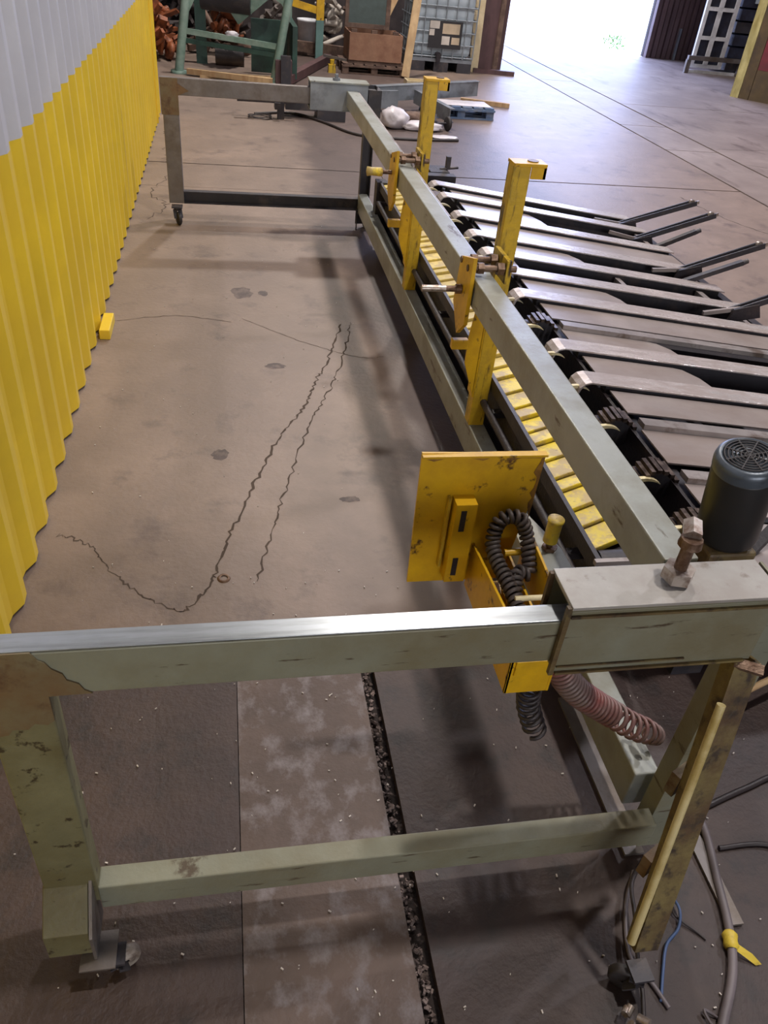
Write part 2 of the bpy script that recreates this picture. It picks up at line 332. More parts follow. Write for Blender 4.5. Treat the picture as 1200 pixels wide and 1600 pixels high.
crack([(5.5, 8.9), (6.8, 9.0), (7.8, 8.9)], 0.012, 22, 6, 0.03)
def blob(x, y, rx, ry, m_='stain', seed=0, name='oil_stain', z=0.0006):
    rnd = random.Random(seed); n = 18
    vs = [(x+rx*math.cos(2*math.pi*i/n)*rnd.uniform(.75, 1.15), y+ry*math.sin(2*math.pi*i/n)*rnd.uniform(.75, 1.15), z) for i in range(n)]
    obj(name, MB().add(vs, [tuple(range(n))]), m_, floor)
blob(-0.06, 2.68, 0.035, 0.045, seed=1); blob(0.06, 4.35, 0.06, 0.09, seed=2); blob(0.18, 4.35, 0.03, 0.04, seed=3)
blob(0.42, 2.36, 0.04, 0.02, seed=4); blob(0.2, 3.45, 0.05, 0.03, seed=6)
dr = MB().lathe((-0.05, 1.945, 0.0), (0, 0, 1), [(0.012, 0.003), (0.018, 0.006), (0.022, 0.0)], 14)
obj('anchor_socket', dr, 'rustbolt', floor)
gm = MB(); rnd = random.Random(5)
for i in range(420):
    if i < 300: x, y = rnd.uniform(-0.6, 1.6), rnd.uniform(0.45, 2.0)
    else: x, y = rnd.uniform(-0.6, 0.7), rnd.uniform(2, 6)
    s_ = rnd.uniform(0.0010, 0.0034); a = rnd.uniform(0, 3)
    gm.bar((x-s_*math.cos(a), y-s_*math.sin(a), 0.003), (x+s_*math.cos(a), y+s_*math.sin(a), 0.003), s_*0.9, 0.003)
g = obj('floor_grit', gm, 'grit'); g['kind'] = 'stuff'; tag(g, 'small pale chips scattered over the concrete floor', 'grit')
rb = MB(); rnd = random.Random(9)
for i in range(520):
    y = rnd.uniform(0.3, 1.6); x = rnd.gauss(0.353, 0.009); x = min(0.374, max(0.342, x)); s_ = rnd.uniform(0.0012, 0.0055); a = rnd.uniform(0, 6.28)
    d = Vector((math.cos(a), math.sin(a), rnd.uniform(-.6, .6)))*s_; p = Vector((x, y, -0.026+rnd.uniform(0.002, 0.014)))
    rb.bar(p-d, p+d, s_*rnd.uniform(0.8, 1.8), s_, (0.1, 0.2, 1), rnd.uniform(0, 3))
g = obj('joint_rubble', rb, 'rubble'); g['kind'] = 'stuff'; tag(g, 'broken concrete crumbs filling the wide floor joint', 'rubble')

# ---------------------------------------------------------------- shed shell
def corrug(x, y0, y1, z0, z1, pitch=0.197, depth=0.028, t=0.0012):
    """trapezoid-profile sheet in plane x, running along y"""
    prof = []; y = y0
    while y < y1:
        for dy, dx in ((0, 0), (0.045, -0.002), (0.075, -depth*0.8), (0.10, -depth), (0.150, -depth*0.85)): prof.append((x+dx, y+dy*pitch/0.197))
        y += pitch
        if y >= y1-0.02: prof.append((x, y))
    b = MB(); vs = []
    for px_, py_ in prof: vs += [(px_, py_, z0), (px_, py_, z1)]
    fs = [(2*i, 2*i+2, 2*i+3, 2*i+1) for i in range(len(prof)-1)]
    return b.add(vs, fs)
WX = -0.64
wl = struct('wall_left', MB().box(WX-0.16, WX-0.06, -8, 8.52, 0.0, 8.0), 'shedwall')
y = -0.9; 
SH = 0.197*5
k = 0
while y < 8.45:
    obj('yellow_sheet', corrug(WX, y, y+SH-0.001, 0.012, 1.10), 'wall_yellow', wl)
    obj('white_sheet', corrug(WX, y, y+SH-0.001, 1.10, 3.6), 'wall_white', wl)
    y += SH
struct('trim_1', MB().box(WX-0.16, WX+0.004, 8.52+0.01, 8.56, 0.0, 3.6), 'wall_yellow')
struct('ceiling', MB().box(-10, 22, -8, 17.4, 8.0, 8.1), 'ceil')
struct('wall_behind', MB().box(-10, 22, -8.1, -8.0, 0, 8), 'shedwall')
struct('wall_right', MB().box(22, 22.1, -8, 17.3, 0, 8), 'shedwall')
struct('wall_far_left', MB().box(-10.1, -10, -8, 17.3, 0, 8), 'backwall')
struct('wall_back', MB().box(-10, 4.6, 17.3, 17.4, 0, 8).box(4.6, 8.42, 17.3, 17.4, 6.5, 8).box(8.42, 22, 17.3, 17.4, 0, 8), 'backwall')
struct('wall_partition', MB().box(-10, 4.3, 15.2, 15.3, 0, 8), 'backwall')
dj = MB(); 
for i in range(12): dj.box(8.42+i*0.11, 8.42+i*0.11+0.085, 17.16-(0.02 if i % 2 else 0.0), 17.28, 0.0, 6.5)
pw = struct('wall_door_panel', dj, 'panel')
obj('panel_strip', MB().box(8.98, 9.02, 17.08, 17.13, 0.0, 0.55), 'cage', pw)
struct('ground_outside', MB().box(-30, 60, 17.4, 80, -0.2, -0.02), 'ground')
# plant outside the door
pm = MB(); rnd = random.Random(3)
for i in range(60):
    a = rnd.uniform(0, 6.28); r = rnd.uniform(0.05, 0.25); p = Vector((8.15+r*math.cos(a), 18.2+r*math.sin(a), rnd.uniform(0.0, 0.22)))
    q = p+Vector((rnd.uniform(-.06, .06), rnd.uniform(-.06, .06), rnd.uniform(0.02, .08))); s_ = Vector((0.02, 0.01, 0))
    pm.add([p, p+s_+Vector((0, 0, .02)), q, p-s_+Vector((0, 0, .02))], [(0, 1, 2, 3)])
g = obj('weed_leaves', pm, 'leaf'); g['kind'] = 'stuff'; tag(g, 'green weeds growing outside at the right of the doorway', 'plant')

# ---------------------------------------------------------------- welded gantry frame (two end frames joined by beam and rail)
Y0, Y1 = 0.841, 5.58
fr = thing('machine_frame', 'long wheeled steel frame with pale green end frames and a grey top beam', 'frame', (0.3, 3.2, 0))
def caster(px_, py_, top, parent, lab, wm='wheel', r=0.03, ang=0.6, pw=0.035):
    c_ = obj('caster', MB().box(px_-pw, px_+pw, py_-pw, py_+pw, top-0.008, top).cyl((px_, py_, top-0.03), (px_, py_, top-0.006), 0.014, n=10), 'dark', parent, lab)
    d = Vector((math.cos(ang), math.sin(ang), 0)); n_ = Vector((-d.y, d.x, 0)); wc = Vector((px_, py_, r))+d*0.02
    fk = MB()
    for s_ in (-1, 1): fk.bar(wc+n_*s_*0.017, Vector((px_, py_, top-0.02))+n_*s_*0.017, 0.004, 0.026, n_)
    fk.bar(Vector((px_, py_, top-0.022))-n_*0.02, Vector((px_, py_, top-0.022))+n_*0.02, 0.03, 0.006)
    obj('fork', fk, 'dark', c_)
    obj('wheel', MB().lathe(wc-n_*0.012, n_, [(0.004, 0), (r*0.55, 0), (r*0.6, 0.003), (r*0.85, 0.0), (r, 0.005), (r, 0.019), (r*0.85, 0.024), (r*0.6, 0.021), (0.004, 0.024)], 20), wm, c_)
    return c_
def rect_tube(mb, x0, x1, y0, y1, z0, z1, t=0.004, axis='x'):
    if axis == 'x':
        mb.box(x0, x1, y0, y1, z1-t, z1).box(x0, x1, y0, y1, z0, z0+t).box(x0, x1, y0, y0+t, z0+t, z1-t).box(x0, x1, y1-t, y1, z0+t, z1-t)
    return mb
# front end frame
b = MB(); b.box(-0.392, 0.60, Y0, Y0+0.040, 0.7725, 0.8655); obj('cross_beam', b, 'green', fr, None, 0.003)
obj('beam_cap', MB().box(-0.392, 0.60, Y0+0.001, Y0+0.039, 0.8657, 0.869), 'green_top', fr, 'bright rubbed steel strip on top of the front cross beam', 0.001)
obj('leg', MB().box(-0.386, -0.289, Y0, Y0+0.045, 0.15, 0.772), 'olive', fr, 'left leg of the front end frame', 0.003)
obj('corner_plate', MB().prism([(x_, Y0-0.003, z_) for x_, z_ in ((-0.394, 0.868), (-0.30, 0.868), (-0.292, 0.852), (-0.283, 0.846), (-0.276, 0.832), (-0.262, 0.82), (-0.258, 0.806), (-0.242, 0.796), (-0.236, 0.782), (-0.225, 0.7735), (-0.2885, 0.7725), (-0.2885, 0.715), (-0.30, 0.706), (-0.318, 0.711), (-0.33, 0.698), (-0.352, 0.70), (-0.36, 0.688), (-0.386, 0.684), (-0.394, 0.69))], (0, 0.003, 0)), 'rust', fr, 'orange rusty corner of the front frame')
ft = obj('foot_block', MB().prism([(-0.388, Y0, 0.22), (-0.388, Y0-0.065, 0.155), (-0.388, Y0-0.065, 0.075), (-0.388, Y0+0.04, 0.075), (-0.388, Y0+0.04, 0.22)], (0.083, 0, 0)), 'olive', fr, None, 0.002)
gs = MB().prism([(-0.303, Y0+0.02, 0.25), (-0.303, Y0-0.075, 0.15), (-0.303, Y0-0.075, 0.065), (-0.303, Y0+0.02, 0.065)], (0.006, 0, 0))
gs.box(-0.33, -0.262, Y0-0.095, Y0-0.02, 0.0625, 0.067)
obj('gusset_plate', gs, 'steelgrey', fr)
caster(-0.268, 0.775, 0.062, fr, 'caster with a pale worn wheel', 'wheel', 0.030, 0.4, 0.022)
obj('lower_cross_bar', MB().box(-0.29, 0.90, Y0, Y0+0.045, 0.120, 0.198), 'green', fr, None, 0.003)
# front sleeve: open-ended box with flanges
sl = MB()
rect_tube(sl, 0.521, 0.895, 0.832, 0.922, 0.752, 0.902, 0.006)
sleeve = obj('sleeve', sl, 'green', fr, None, 0.0015)
obj('top_plate', MB().box(0.519, 0.897, 0.828, 0.924, 0.9022, 0.909), 'plate_grey', sleeve, 'grey top plate of the sleeve', 0.001)
obj('flange_strip', MB().box(0.521, 0.895, 0.827, 0.8318, 0.884, 0.889).box(0.523, 0.88, 0.8265, 0.8318, 0.752, 0.757).box(0.523, 0.76, 0.8285, 0.8318, 0.768, 0.771), 'rustleg', sleeve)
obj('end_lip', MB().box(0.512, 0.5205, 0.829, 0.838, 0.750, 0.906), 'rustleg', sleeve)
obj('end_lip', MB().box(0.512, 0.5205, 0.914, 0.922, 0.750, 0.906), 'rustleg', sleeve)
# jack bolt on the sleeve
jb = MB().cyl((0.722, 0.882, 0.913), (0.722, 0.882, 0.99), 0.011, n=14); jb.cyl((0.722, 0.882, 0.984), (0.722, 0.882, 0.999), 0.020, 0.018, 12)
bo = obj('jack_bolt', jb, 'rustbolt', fr, 'tall rusty bolt standing on the front sleeve')
obj('bolt_head', MB().hexa((0.722, 0.882, 0.9995), (0.735, 0.912, 1.006), 0.0165), 'bolt', bo)
obj('nut', MB().hexa((0.722, 0.882, 0.9132), (0.722, 0.882, 0.936), 0.027), 'bolt', bo)
# right legs of the front frame
obj('leg', MB().channel((0.951, 0.878, 0.90), (0.951, 0.878, 0.045), 0.078, 0.05, 0.006, (0, 1, 0)), 'green', fr, 'upright right leg of the front end frame', 0.001)
bl = obj('splayed_leg', MB().channel((0.893, 0.825, 0.748), (0.812, 0.632, 0.085), 0.056, 0.035, 0.007, (0.0, 1, 0.2)), 'rustleg', fr, 'rusty yellow brown leg splayed out towards the front', 0.001)
obj('edge_rod', MB().cyl((0.846, 0.792, 0.68), (0.762, 0.632, 0.14), 0.0085, n=10), 'rod_yellow', bl, 'pale yellow rod along the splayed leg')
obj('hinge_block', MB().bar((0.893, 0.826, 0.7505), (0.885, 0.812, 0.742), 0.05, 0.012), 'rustbolt', bl)
for t in (0.55, 0.24):
    p = Vector((0.905, 0.855, 0.745)).lerp(Vector((0.835, 0.68, 0.085)), 1-t)
    obj('tie_plate', MB().bar(p+Vector((-0.05, 0.01, 0)), p+Vector((0.03, 0.05, 0)), 0.02, 0.06), 'rust', fr)
caster(0.785, 0.60, 0.083, fr, 'dirty caster under the splayed leg', 'rubber', 0.034, 2.6, 0.022)
# far end frame
obj('cross_beam', MB().box(-0.392, 0.60, Y1, Y1+0.045, 0.7725, 0.869), 'steelgrey', fr, 'cross beam of the far end frame', 0.003)
obj('leg', MB().box(-0.386, -0.289, Y1, Y1+0.06, 0.12, 0.772), 'steelgrey', fr, 'left leg of the far end frame', 0.003)
obj('corner_plate', MB().box(-0.394, -0.286, Y1-0.004, Y1, 0.66, 0.868).prism([(-0.286, Y1-0.004, 0.84), (-0.286, Y1-0.004, 0.772), (-0.22, Y1-0.004, 0.80)], (0, 0.004, 0)), 'rust', fr, 'rusty corner of the far frame')
obj('lower_cross_bar', MB().channel((-0.29, Y1+0.05, 0.159), (0.90, Y1+0.05, 0.159), 0.078, 0.05, 0.006, (0, -1, 0)), 'dark', fr, None)
sf = obj('sleeve', rect_tube(MB(), 0.53, 0.90, Y1-0.03, Y1+0.11, 0.745, 0.906, 0.006), 'greybox', fr, 'grey sleeve of the far end frame', 0.0015)
obj('top_plate', MB().box(0.525, 0.905, Y1-0.04, Y1+0.115, 0.9062, 0.913), 'beam', sf)
obj('bolt_stub', MB().cyl((0.70, Y1+0.03, 0.9135), (0.70, Y1+0.03, 0.95), 0.012, n=10).hexa((0.70, Y1+0.03, 0.9135), (0.70, Y1+0.03, 0.928), 0.024), 'greybox', sf)
obj('leg', MB().channel((0.925, Y1+0.04, 0.90), (0.925, Y1+0.04, 0.06), 0.072, 0.055, 0.006, (0, -1, 0)), 'dark', fr, 'right leg of the far end frame')
obj('side_cover', MB().box(0.905, 0.99, Y1-0.03, Y1+0.10, 0.72, 0.88), 'dark', fr)
obj('leg_bracket', MB().box(0.87, 0.975, Y1-0.03, Y1-0.02, 0.04, 0.14).box(0.875, 0.88, Y1-0.05, Y1-0.02, 0.0, 0.12), 'dark', fr)
caster(-0.335, 5.53, 0.118, fr, 'dark caster under the far left leg', 'rubber', 0.042, -1.2)
caster(0.94, Y1+0.02, 0.06, fr, 'caster under the far right leg', 'rubber', 0.024, 0.8)
# long members
obj('long_beam', MB().box(0.763, 0.832, Y0+0.137, Y1-0.031, 0.777, 0.869), 'beam', fr, 'long grey green square beam along the top', 0.004)
obj('beam_lip', MB().box(0.8325, 0.840, 3.0, Y1-0.05, 0.855, 0.867), 'bar', fr, 'thin bright edge strip')
obj('long_rail', MB().channel((0.890, Y0+0.10, 0.178), (0.890, Y1-0.02, 0.178), 0.10, 0.066, 0.007, (1, 0, 0)), 'green_top', fr, 'long lower side rail') if False else None
rl = MB(); rl.box(0.885, 0.948, 0.95, Y1+0.01, 0.112, 0.232)
obj('side_rail', rl, 'beam', fr, 'long lower rail beside the conveyor', 0.004)
tag(obj('steel_bar', MB().box(0.895, 0.945, 0.88, 1.36, 0.001, 0.009), 'steelgrey'), 'flat dusty steel bar on the floor under the near end of the side rail', 'bar')

# ---------------------------------------------------------------- sliding clamp brackets
def bracket(y, label, handle, top=1.175, bot=0.235):
    t = thing('clamp_bracket', label, 'bracket', (0.9, y, bot), 'yellow clamp brackets on the long beam')
    x0, x1 = 0.882, 0.94
    p = MB(); p.box(x0, x1, y, y+0.007, bot, top).box(x0, x0+0.007, y+0.007, y+0.06, bot, top).box(x1-0.007, x1, y+0.007, y+0.06, bot, top)
    po = obj('post', p, 'yellow_worn', t, 'upright yellow channel post', 0.0015)
    c = MB(); c.box(x0-0.002, x1+0.05, y-0.006, y+0.062, top, top+0.010)
    c.box(x1+0.04, x1+0.05, y-0.006, y+0.062, top-0.035, top).box(x1, x1+0.05, y-0.006, y, top-0.035, top)
    obj('top_hook', c, 'yellow', po, None, 0.001)
    obj('cap_slot', MB().cyl((x1+0.012, y+0.03, top+0.0101), (x1+0.012, y+0.03, top+0.013), 0.018, n=12), 'rustbolt', po)
    # lower wing with stub
    obj('wing_plate', MB().prism([(0.876, y-0.005, 0.76), (0.835, y-0.005, 0.70), (0.825, y-0.005, 0.60), (0.825, y-0.005, 0.50), (0.876, y-0.005, 0.36)], (0.0, 0.008, 0)).box(0.872, 0.88, y-0.005, y+0.055, 0.36, 0.76), 'yellow', t, None, 0.001)
    obj('stop_stub', MB().box(0.765, 0.825, y-0.012, y+0.014, 0.555, 0.592), 'yellow', t, None, 0.003)
    # clamp plate on the left face of the long beam
    obj('clamp_plate', MB().prism([(0.745, y-0.17, 0.94), (0.745, y-0.03, 0.90), (0.745, y-0.01, 0.74), (0.745, y-0.10, 0.66), (0.745, y-0.17, 0.72)], (0.013, 0, 0)), 'yellow', t, None, 0.001)
    for k_, yy in enumerate((y-0.125, y-0.045)):
        bb = obj('clamp_bolt', MB().cyl((0.742, yy, 0.893), (0.905, yy, 0.893), 0.011, n=12), 'rustbolt', t)
        obj('nut', MB().hexa((0.84, yy, 0.893), (0.862, yy, 0.893), 0.021), 'rustbolt', bb)
        obj('nut', MB().hexa((0.775, yy, 0.893), (0.795, yy, 0.893), 0.019), 'rustbolt', bb)
    obj('lug', MB().box(0.866, 0.881, y-0.145, y-0.001, 0.85, 0.925), 'yellow_worn', t)
    if handle == 'pin':
        h = obj('handle', MB().cyl((0.747, y-0.09, 0.81), (0.69, y-0.09, 0.81), 0.010, n=12).cyl((0.742, y-0.09, 0.81), (0.725, y-0.09, 0.81), 0.016, n=12), 'rustbolt', t)
        obj('grip', MB().cyl((0.69, y-0.09, 0.81), (0.61, y-0.09, 0.81), 0.011, n=12), 'bolt', h, 'bare steel pin')
    else:
        h = obj('handle', MB().cyl((0.747, y-0.09, 0.83), (0.70, y-0.09, 0.83), 0.009, n=12), 'rustbolt', t)
        obj('grip', MB().lathe((0.70, y-0.09, 0.83), (-1, 0, 0), [(0.001, 0), (0.018, 0.0), (0.02, 0.01), (0.018, 0.05), (0.021, 0.07), (0.001, 0.075)], 16), 'slat', h, 'yellow knob')
    return t
bracket(2.50, 'yellow clamp bracket nearer the camera, with a bare steel pin handle', 'pin')
bracket(3.85, 'yellow clamp bracket nearer the far end frame, with a yellow knob', 'knob', 1.20)

# ---------------------------------------------------------------- yellow guard and hose box on the front of the beam
t = thing('hose_box', 'yellow steel box with a square guard plate, holding a coiled hose', 'box', (0.56, 1.15, 0.53))
pm_ = MB().prism([(0.372, 1.30, 0.897), (0.378, 1.30, 0.545), (0.60, 1.30, 0.545), (0.637, 1.30, 0.80), (0.640, 1.30, 0.891)], (0, 0.006, 0))
pm_.box(0.372, 0.640, 1.288, 1.306, 0.890, 0.895)
obj('guard_plate', pm_, 'yellow', t, 'large square yellow plate with chipped edges')
X0, X1, YN, YF, ZB = 0.516, 0.606, 0.973, 1.299, 0.530
obj('side_wall', MB().prism([(X0, YN, ZB), (X0, YF, ZB), (X0, YF, 0.655), (X0, YN, 0.69)], (0.006, 0, 0)), 'yellow', t, None, 0.001)
obj('side_wall', MB().prism([(X1+0.03, YN+0.1, ZB+0.05), (X1+0.03, YF, ZB+0.05), (X1+0.03, YF, 0.70), (X1+0.03, YN+0.16, 0.685), (X1+0.03, YN+0.1, 0.65)], (0.006, 0, 0)), 'yellow', t, None, 0.001)
obj('bottom_plate', MB().box(X0+0.006, X1, YN+0.006, YF, ZB, ZB+0.006), 'yellow', t)
obj('end_wall', MB().box(X0, X1, YN, YN+0.006, ZB, ZB+0.10).box(X0+0.01, X1, YN-0.004, YN, ZB+0.055, ZB+0.095), 'yellow', t, None, 0.001)
obj('right_plate', MB().box(X1, X1+0.005, YN, YF, ZB, ZB+0.09), 'yellow', t)
jag = [(0.6395, 1.2995, 0.8905)]
rnd = random.Random(31)
for k in range(12):
    z_ = 0.885-k*0.0135; jag.append((0.6385-(0.885-z_)*0.03-rnd.uniform(0.004, 0.022)*(1.2-k/14), 1.2995, z_))
jag.append((0.6345, 1.2995, 0.72)); jag.append((0.637, 1.2995, 0.80))
obj('chipped_edge', MB().prism(jag, (0, -0.0006, 0)), 'edge_brown', t, 'bare brown chipped paint on the right edge')
jag = [(0.374, 1.2995, 0.889), (0.637, 1.2995, 0.889)]+[(0.63-k*0.021, 1.2995, 0.886-rnd.uniform(0.0, 0.010)) for k in range(12)]+[(0.374, 1.2995, 0.885)]
obj('chipped_edge', MB().prism(jag, (0, -0.0006, 0)), 'edge_brown', t, 'bare brown chipped paint along the top edge')
# slotted mounting channel on the plate
ch = MB(); ch.box(0.452, 0.458, 1.262, 1.30, 0.575, 0.79).box(0.458, 0.498, 1.262, 1.267, 0.575, 0.79).box(0.458, 0.498, 1.267, 1.2995, 0.784, 0.79)
cho = obj('mounting_channel', ch, 'yellow', t)
for z0, z1 in ((0.72, 0.775), (0.595, 0.645)):
    obj('slot', MB().box(0.464, 0.476, 1.2608, 1.2622, z0, z1), 'black', cho)
obj('rib', MB().box(0.440, 0.446, 1.285, 1.30, 0.60, 0.79), 'yellow_worn', cho)
obj('hanger_pin', MB().cyl((0.575, 1.25, 0.665), (0.636, 1.25, 0.668), 0.008, n=12), 'yellow', t)
obj('tie_bolt', MB().cyl((0.560, 1.115, 0.655), (0.652, 1.115, 0.655), 0.006, n=12).hexa((0.642, 1.115, 0.655), (0.654, 1.115, 0.655), 0.012), 'cream', t)
pl_ = MB().prism([(0.640, 1.09, 0.628), (0.74, 1.11, 0.628), (0.735, 1.30, 0.628), (0.66, 1.55, 0.628), (0.645, 1.55, 0.628)], (0, 0, -0.012))
obj('shelf_plate', pl_, 'beam', t, 'grey plate beside the box')
st = obj('spring_plunger', MB().cyl((0.705, 1.30, 0.628), (0.70, 1.30, 0.655), 0.008, n=10).hexa((0.705, 1.30, 0.6285), (0.705, 1.30, 0.638), 0.018), 'rustbolt', t)
obj('knob', MB().lathe((0.702, 1.30, 0.652), (0.02, 0, 1), [(0.001, 0), (0.017, 0), (0.017, 0.055), (0.019, 0.057), (0.019, 0.064), (0.001, 0.064)], 18), 'slat', st)
obj('arm', MB().bar((0.655, 1.12, 0.66), (0.775, 0.99, 0.80), 0.012, 0.03), 'steelgrey', t)
# black coiled hose in the box
lp = [(0.578, 1.02, 0.60), (0.565, 1.13, 0.645), (0.548, 1.25, 0.675), (0.560, 1.32-0.045, 0.735), (0.60, 1.27, 0.745), (0.622, 1.255, 0.70), (0.618, 1.20, 0.650), (0.585, 1.19, 0.655), (0.57, 1.12, 0.62)]
h = tag(obj('coiled_hose', coil(lp, 0.0125, 0.0055, 46, None, 7, 12), 'hose_black'), 'dusty black coiled hose looped inside the yellow box', 'hose')
nz = MB()
for i in range(5):
    nz.cyl((0.535+0.018*i, 1.075-0.004*i, 0.632), (0.54+0.016*i, 1.0, 0.60), 0.0095, 0.006, n=10)
nz2 = obj('coupling', nz, 'rustbolt', h)
obj('brass_fitting', MB().cyl((0.592, 1.045, 0.632), (0.585, 1.005, 0.618), 0.010, n=12).hexa((0.594, 1.06, 0.637), (0.591, 1.042, 0.63), 0.012), 'bolt', h)
# red coiled air hose
rp = [(0.640, 1.03, 0.565), (0.672, 1.03, 0.505), (0.715, 1.03, 0.45), (0.765, 1.03, 0.405), (0.82, 1.025, 0.365), (0.875, 1.02, 0.325), (0.925, 1.02, 0.295), (0.965, 1.03, 0.262)]
tag(obj('coiled_hose', coil(rp, 0.028, 0.0050, 27, None, 8, 18, lambda u: 1.0 if u < 0.9 else 1.0-(u-0.9)*3, lambda u: u**0.72 if False else (u*0.60/0.74 if u < 0.74 else 0.60+(u-0.74)*0.40/0.26)), 'hose_red'),
    'faded red coiled air hose hanging down to the lower rail', 'hose')
tag(obj('coiled_hose', coil([(0.585, 1.0, 0.52), (0.60, 1.01, 0.44), (0.63, 1.0, 0.36)], 0.022, 0.005, 8, None, 6, 14), 'cable_dark'),
    'dark coiled hose hanging under the yellow box', 'hose')

# ---------------------------------------------------------------- slat conveyor
cv = thing('slat_conveyor', 'narrow conveyor of chipped yellow slats under the long beam', 'conveyor', (1.06, 3.3, 0))
obj('body', MB().box(0.99, 1.15, 1.50, 5.22, 0.10, 0.385), 'black', cv, 'greasy black conveyor body')
for yy in (1.7, 2.8, 4.0, 5.1): obj('leg', MB().box(1.03, 1.10, yy, yy+0.07, 0.0, 0.10), 'black', cv)
obj('side_strip', MB().bar((0.955, 1.47, 0.405), (0.955, 5.15, 0.405), 0.014, 0.05), 'dark', cv)
obj('edge_tube', MB().cyl((0.925, 1.50, 0.335), (0.925, 5.0, 0.335), 0.014, n=10), 'black', cv)
for yy in (1.6, 2.4, 3.3, 4.2, 5.0): obj('tube_clip', MB().box(0.915, 0.99, yy, yy+0.03, 0.325, 0.345), 'black', cv)
obj('end_bar', MB().box(0.935, 1.15, 1.455, 1.470, 0.425, 0.44), 'bar', cv, 'bright steel bar across the near end')
obj('end_drum', MB().cyl((0.975, 1.515, 0.385), (1.14, 1.515, 0.385), 0.035, n=18), 'dark', cv)
y = 1.530; i = 0
while y < 5.10:
    p = [0.105, 0.078, 0.095, 0.07, 0.11][i % 5]*random.uniform(0.9, 1.08); gap = 0.007; sk = 0.052; zt = 0.420+random.uniform(-0.003, 0.003); tl = 0.007
    a, c = y, y+p-gap
    vs = [(0.965, a, zt-0.016), (1.165, a+sk*1.7, zt-0.016), (1.165, c+sk*1.7, zt-0.016), (0.965, c, zt-0.016),
          (0.965, a, zt+tl), (1.165, a+sk*1.7, zt+tl), (1.165, c+sk*1.7, zt-tl*0.4), (0.965, c, zt-tl*0.4)]
    b = MB().add(vs, [(0, 3, 2, 1), (4, 5, 6, 7), (0, 1, 5, 4), (1, 2, 6, 5), (2, 3, 7, 6), (3, 0, 4, 7)])
    obj('slat', b, 'slat' if y < 2.6 else 'slat_pale', cv, None, 0.003)
    y += p; i += 1
eh = MB().box(0.93, 0.995, 5.13, 5.22, 0.10, 0.43).box(0.99, 1.22, 5.22, 5.30, 0.08, 0.40)
obj('end_housing', eh, 'black', cv)
for z_ in (0.36, 0.31, 0.26, 0.2): obj('end_rung', MB().box(1.0, 1.10, 5.31, 5.325, z_, z_+0.02), 'bar', cv)

# ---------------------------------------------------------------- transfer table with strips, deck plates, chains
tt = thing('transfer_table', 'wide sloping transfer table of polished strips and dusty deck plates', 'table', (2.0, 3.3, 0))
SL = 0.125
def zt(x): return 0.45-(x-1.29)*SL
def slope_box(mb, x0, x1, y0, y1, dz0, dz1):
    """box following the table slope; dz relative to the strip plane"""
    return mb.add([(x0, y0, zt(x0)+dz0), (x1, y0, zt(x1)+dz0), (x1, y1, zt(x1)+dz0), (x0, y1, zt(x0)+dz0),
                   (x0, y0, zt(x0)+dz1), (x1, y0, zt(x1)+dz1), (x1, y1, zt(x1)+dz1), (x0, y1, zt(x0)+dz1)],
                  [(0, 3, 2, 1), (4, 5, 6, 7), (0, 1, 5, 4), (1, 2, 6, 5), (2, 3, 7, 6), (3, 0, 4, 7)])
XL, XR = 1.385, 2.74
fb = MB()
slope_box(fb, XL, XL+0.05, 1.35, 5.22, -0.20, -0.045); slope_box(fb, XR-0.06, XR, 1.35, 5.22, -0.18, -0.035); slope_box(fb, 1.95, 2.0, 1.35, 5.22, -0.2, -0.10)
obj('side_frame', fb, 'dark', tt)
for x_ in (1.40, 2.69):
    for y_ in (1.5, 3.3, 5.1): obj('leg', MB().box(x_, x_+0.04, y_, y_+0.06, 0.0, zt(x_+0.04)-0.17), 'dark', tt)
strips = [5.14, 4.88, 4.51, 4.17, 3.885, 3.62, 3.325, 2.785, 2.495]
for i, yc in enumerate(strips):
    W = 0.052 if i < 7 else 0.05
    b = MB(); P = [(1.262, -0.085), (1.264, -0.055), (1.272, -0.028), (1.29, -0.009), (1.315, 0.0), (1.345, 0.0), (1.40, 0.0), (XR-0.04, 0.0)]
    top = [(x, yc-W, zt(x)+dz) for x, dz in P] + [(x, yc+W, zt(x)+dz) for x, dz in P]; n = len(P)
    bot = [(x+(0.006 if dz < -0.02 else 0.0), y_, z_-0.007) for (x, y_, z_), (_, dz) in zip(top, P+P)]
    vs = top+bot; fs = []
    for k in range(n-1):
        fs += [(k, k+1, n+k+1, n+k), (2*n+k, 3*n+k, 3*n+k+1, 2*n+k+1), (k, 2*n+k, 2*n+k+1, k+1), (n+k, n+k+1, 3*n+k+1, 3*n+k)]
    fs += [(0, n, 3*n, 2*n), (n-1, 3*n-1, 4*n-1, 2*n-1)]
    b.add(vs, fs); so = obj('strip', b, 'strip', tt, None, 0.001)
    obj('strip_beam', slope_box(MB(), 1.385, XR-0.06, yc-0.03, yc+0.03, -0.10, -0.0085), 'dark', so)
chains = [3.05, 2.225, 1.90, 1.63]
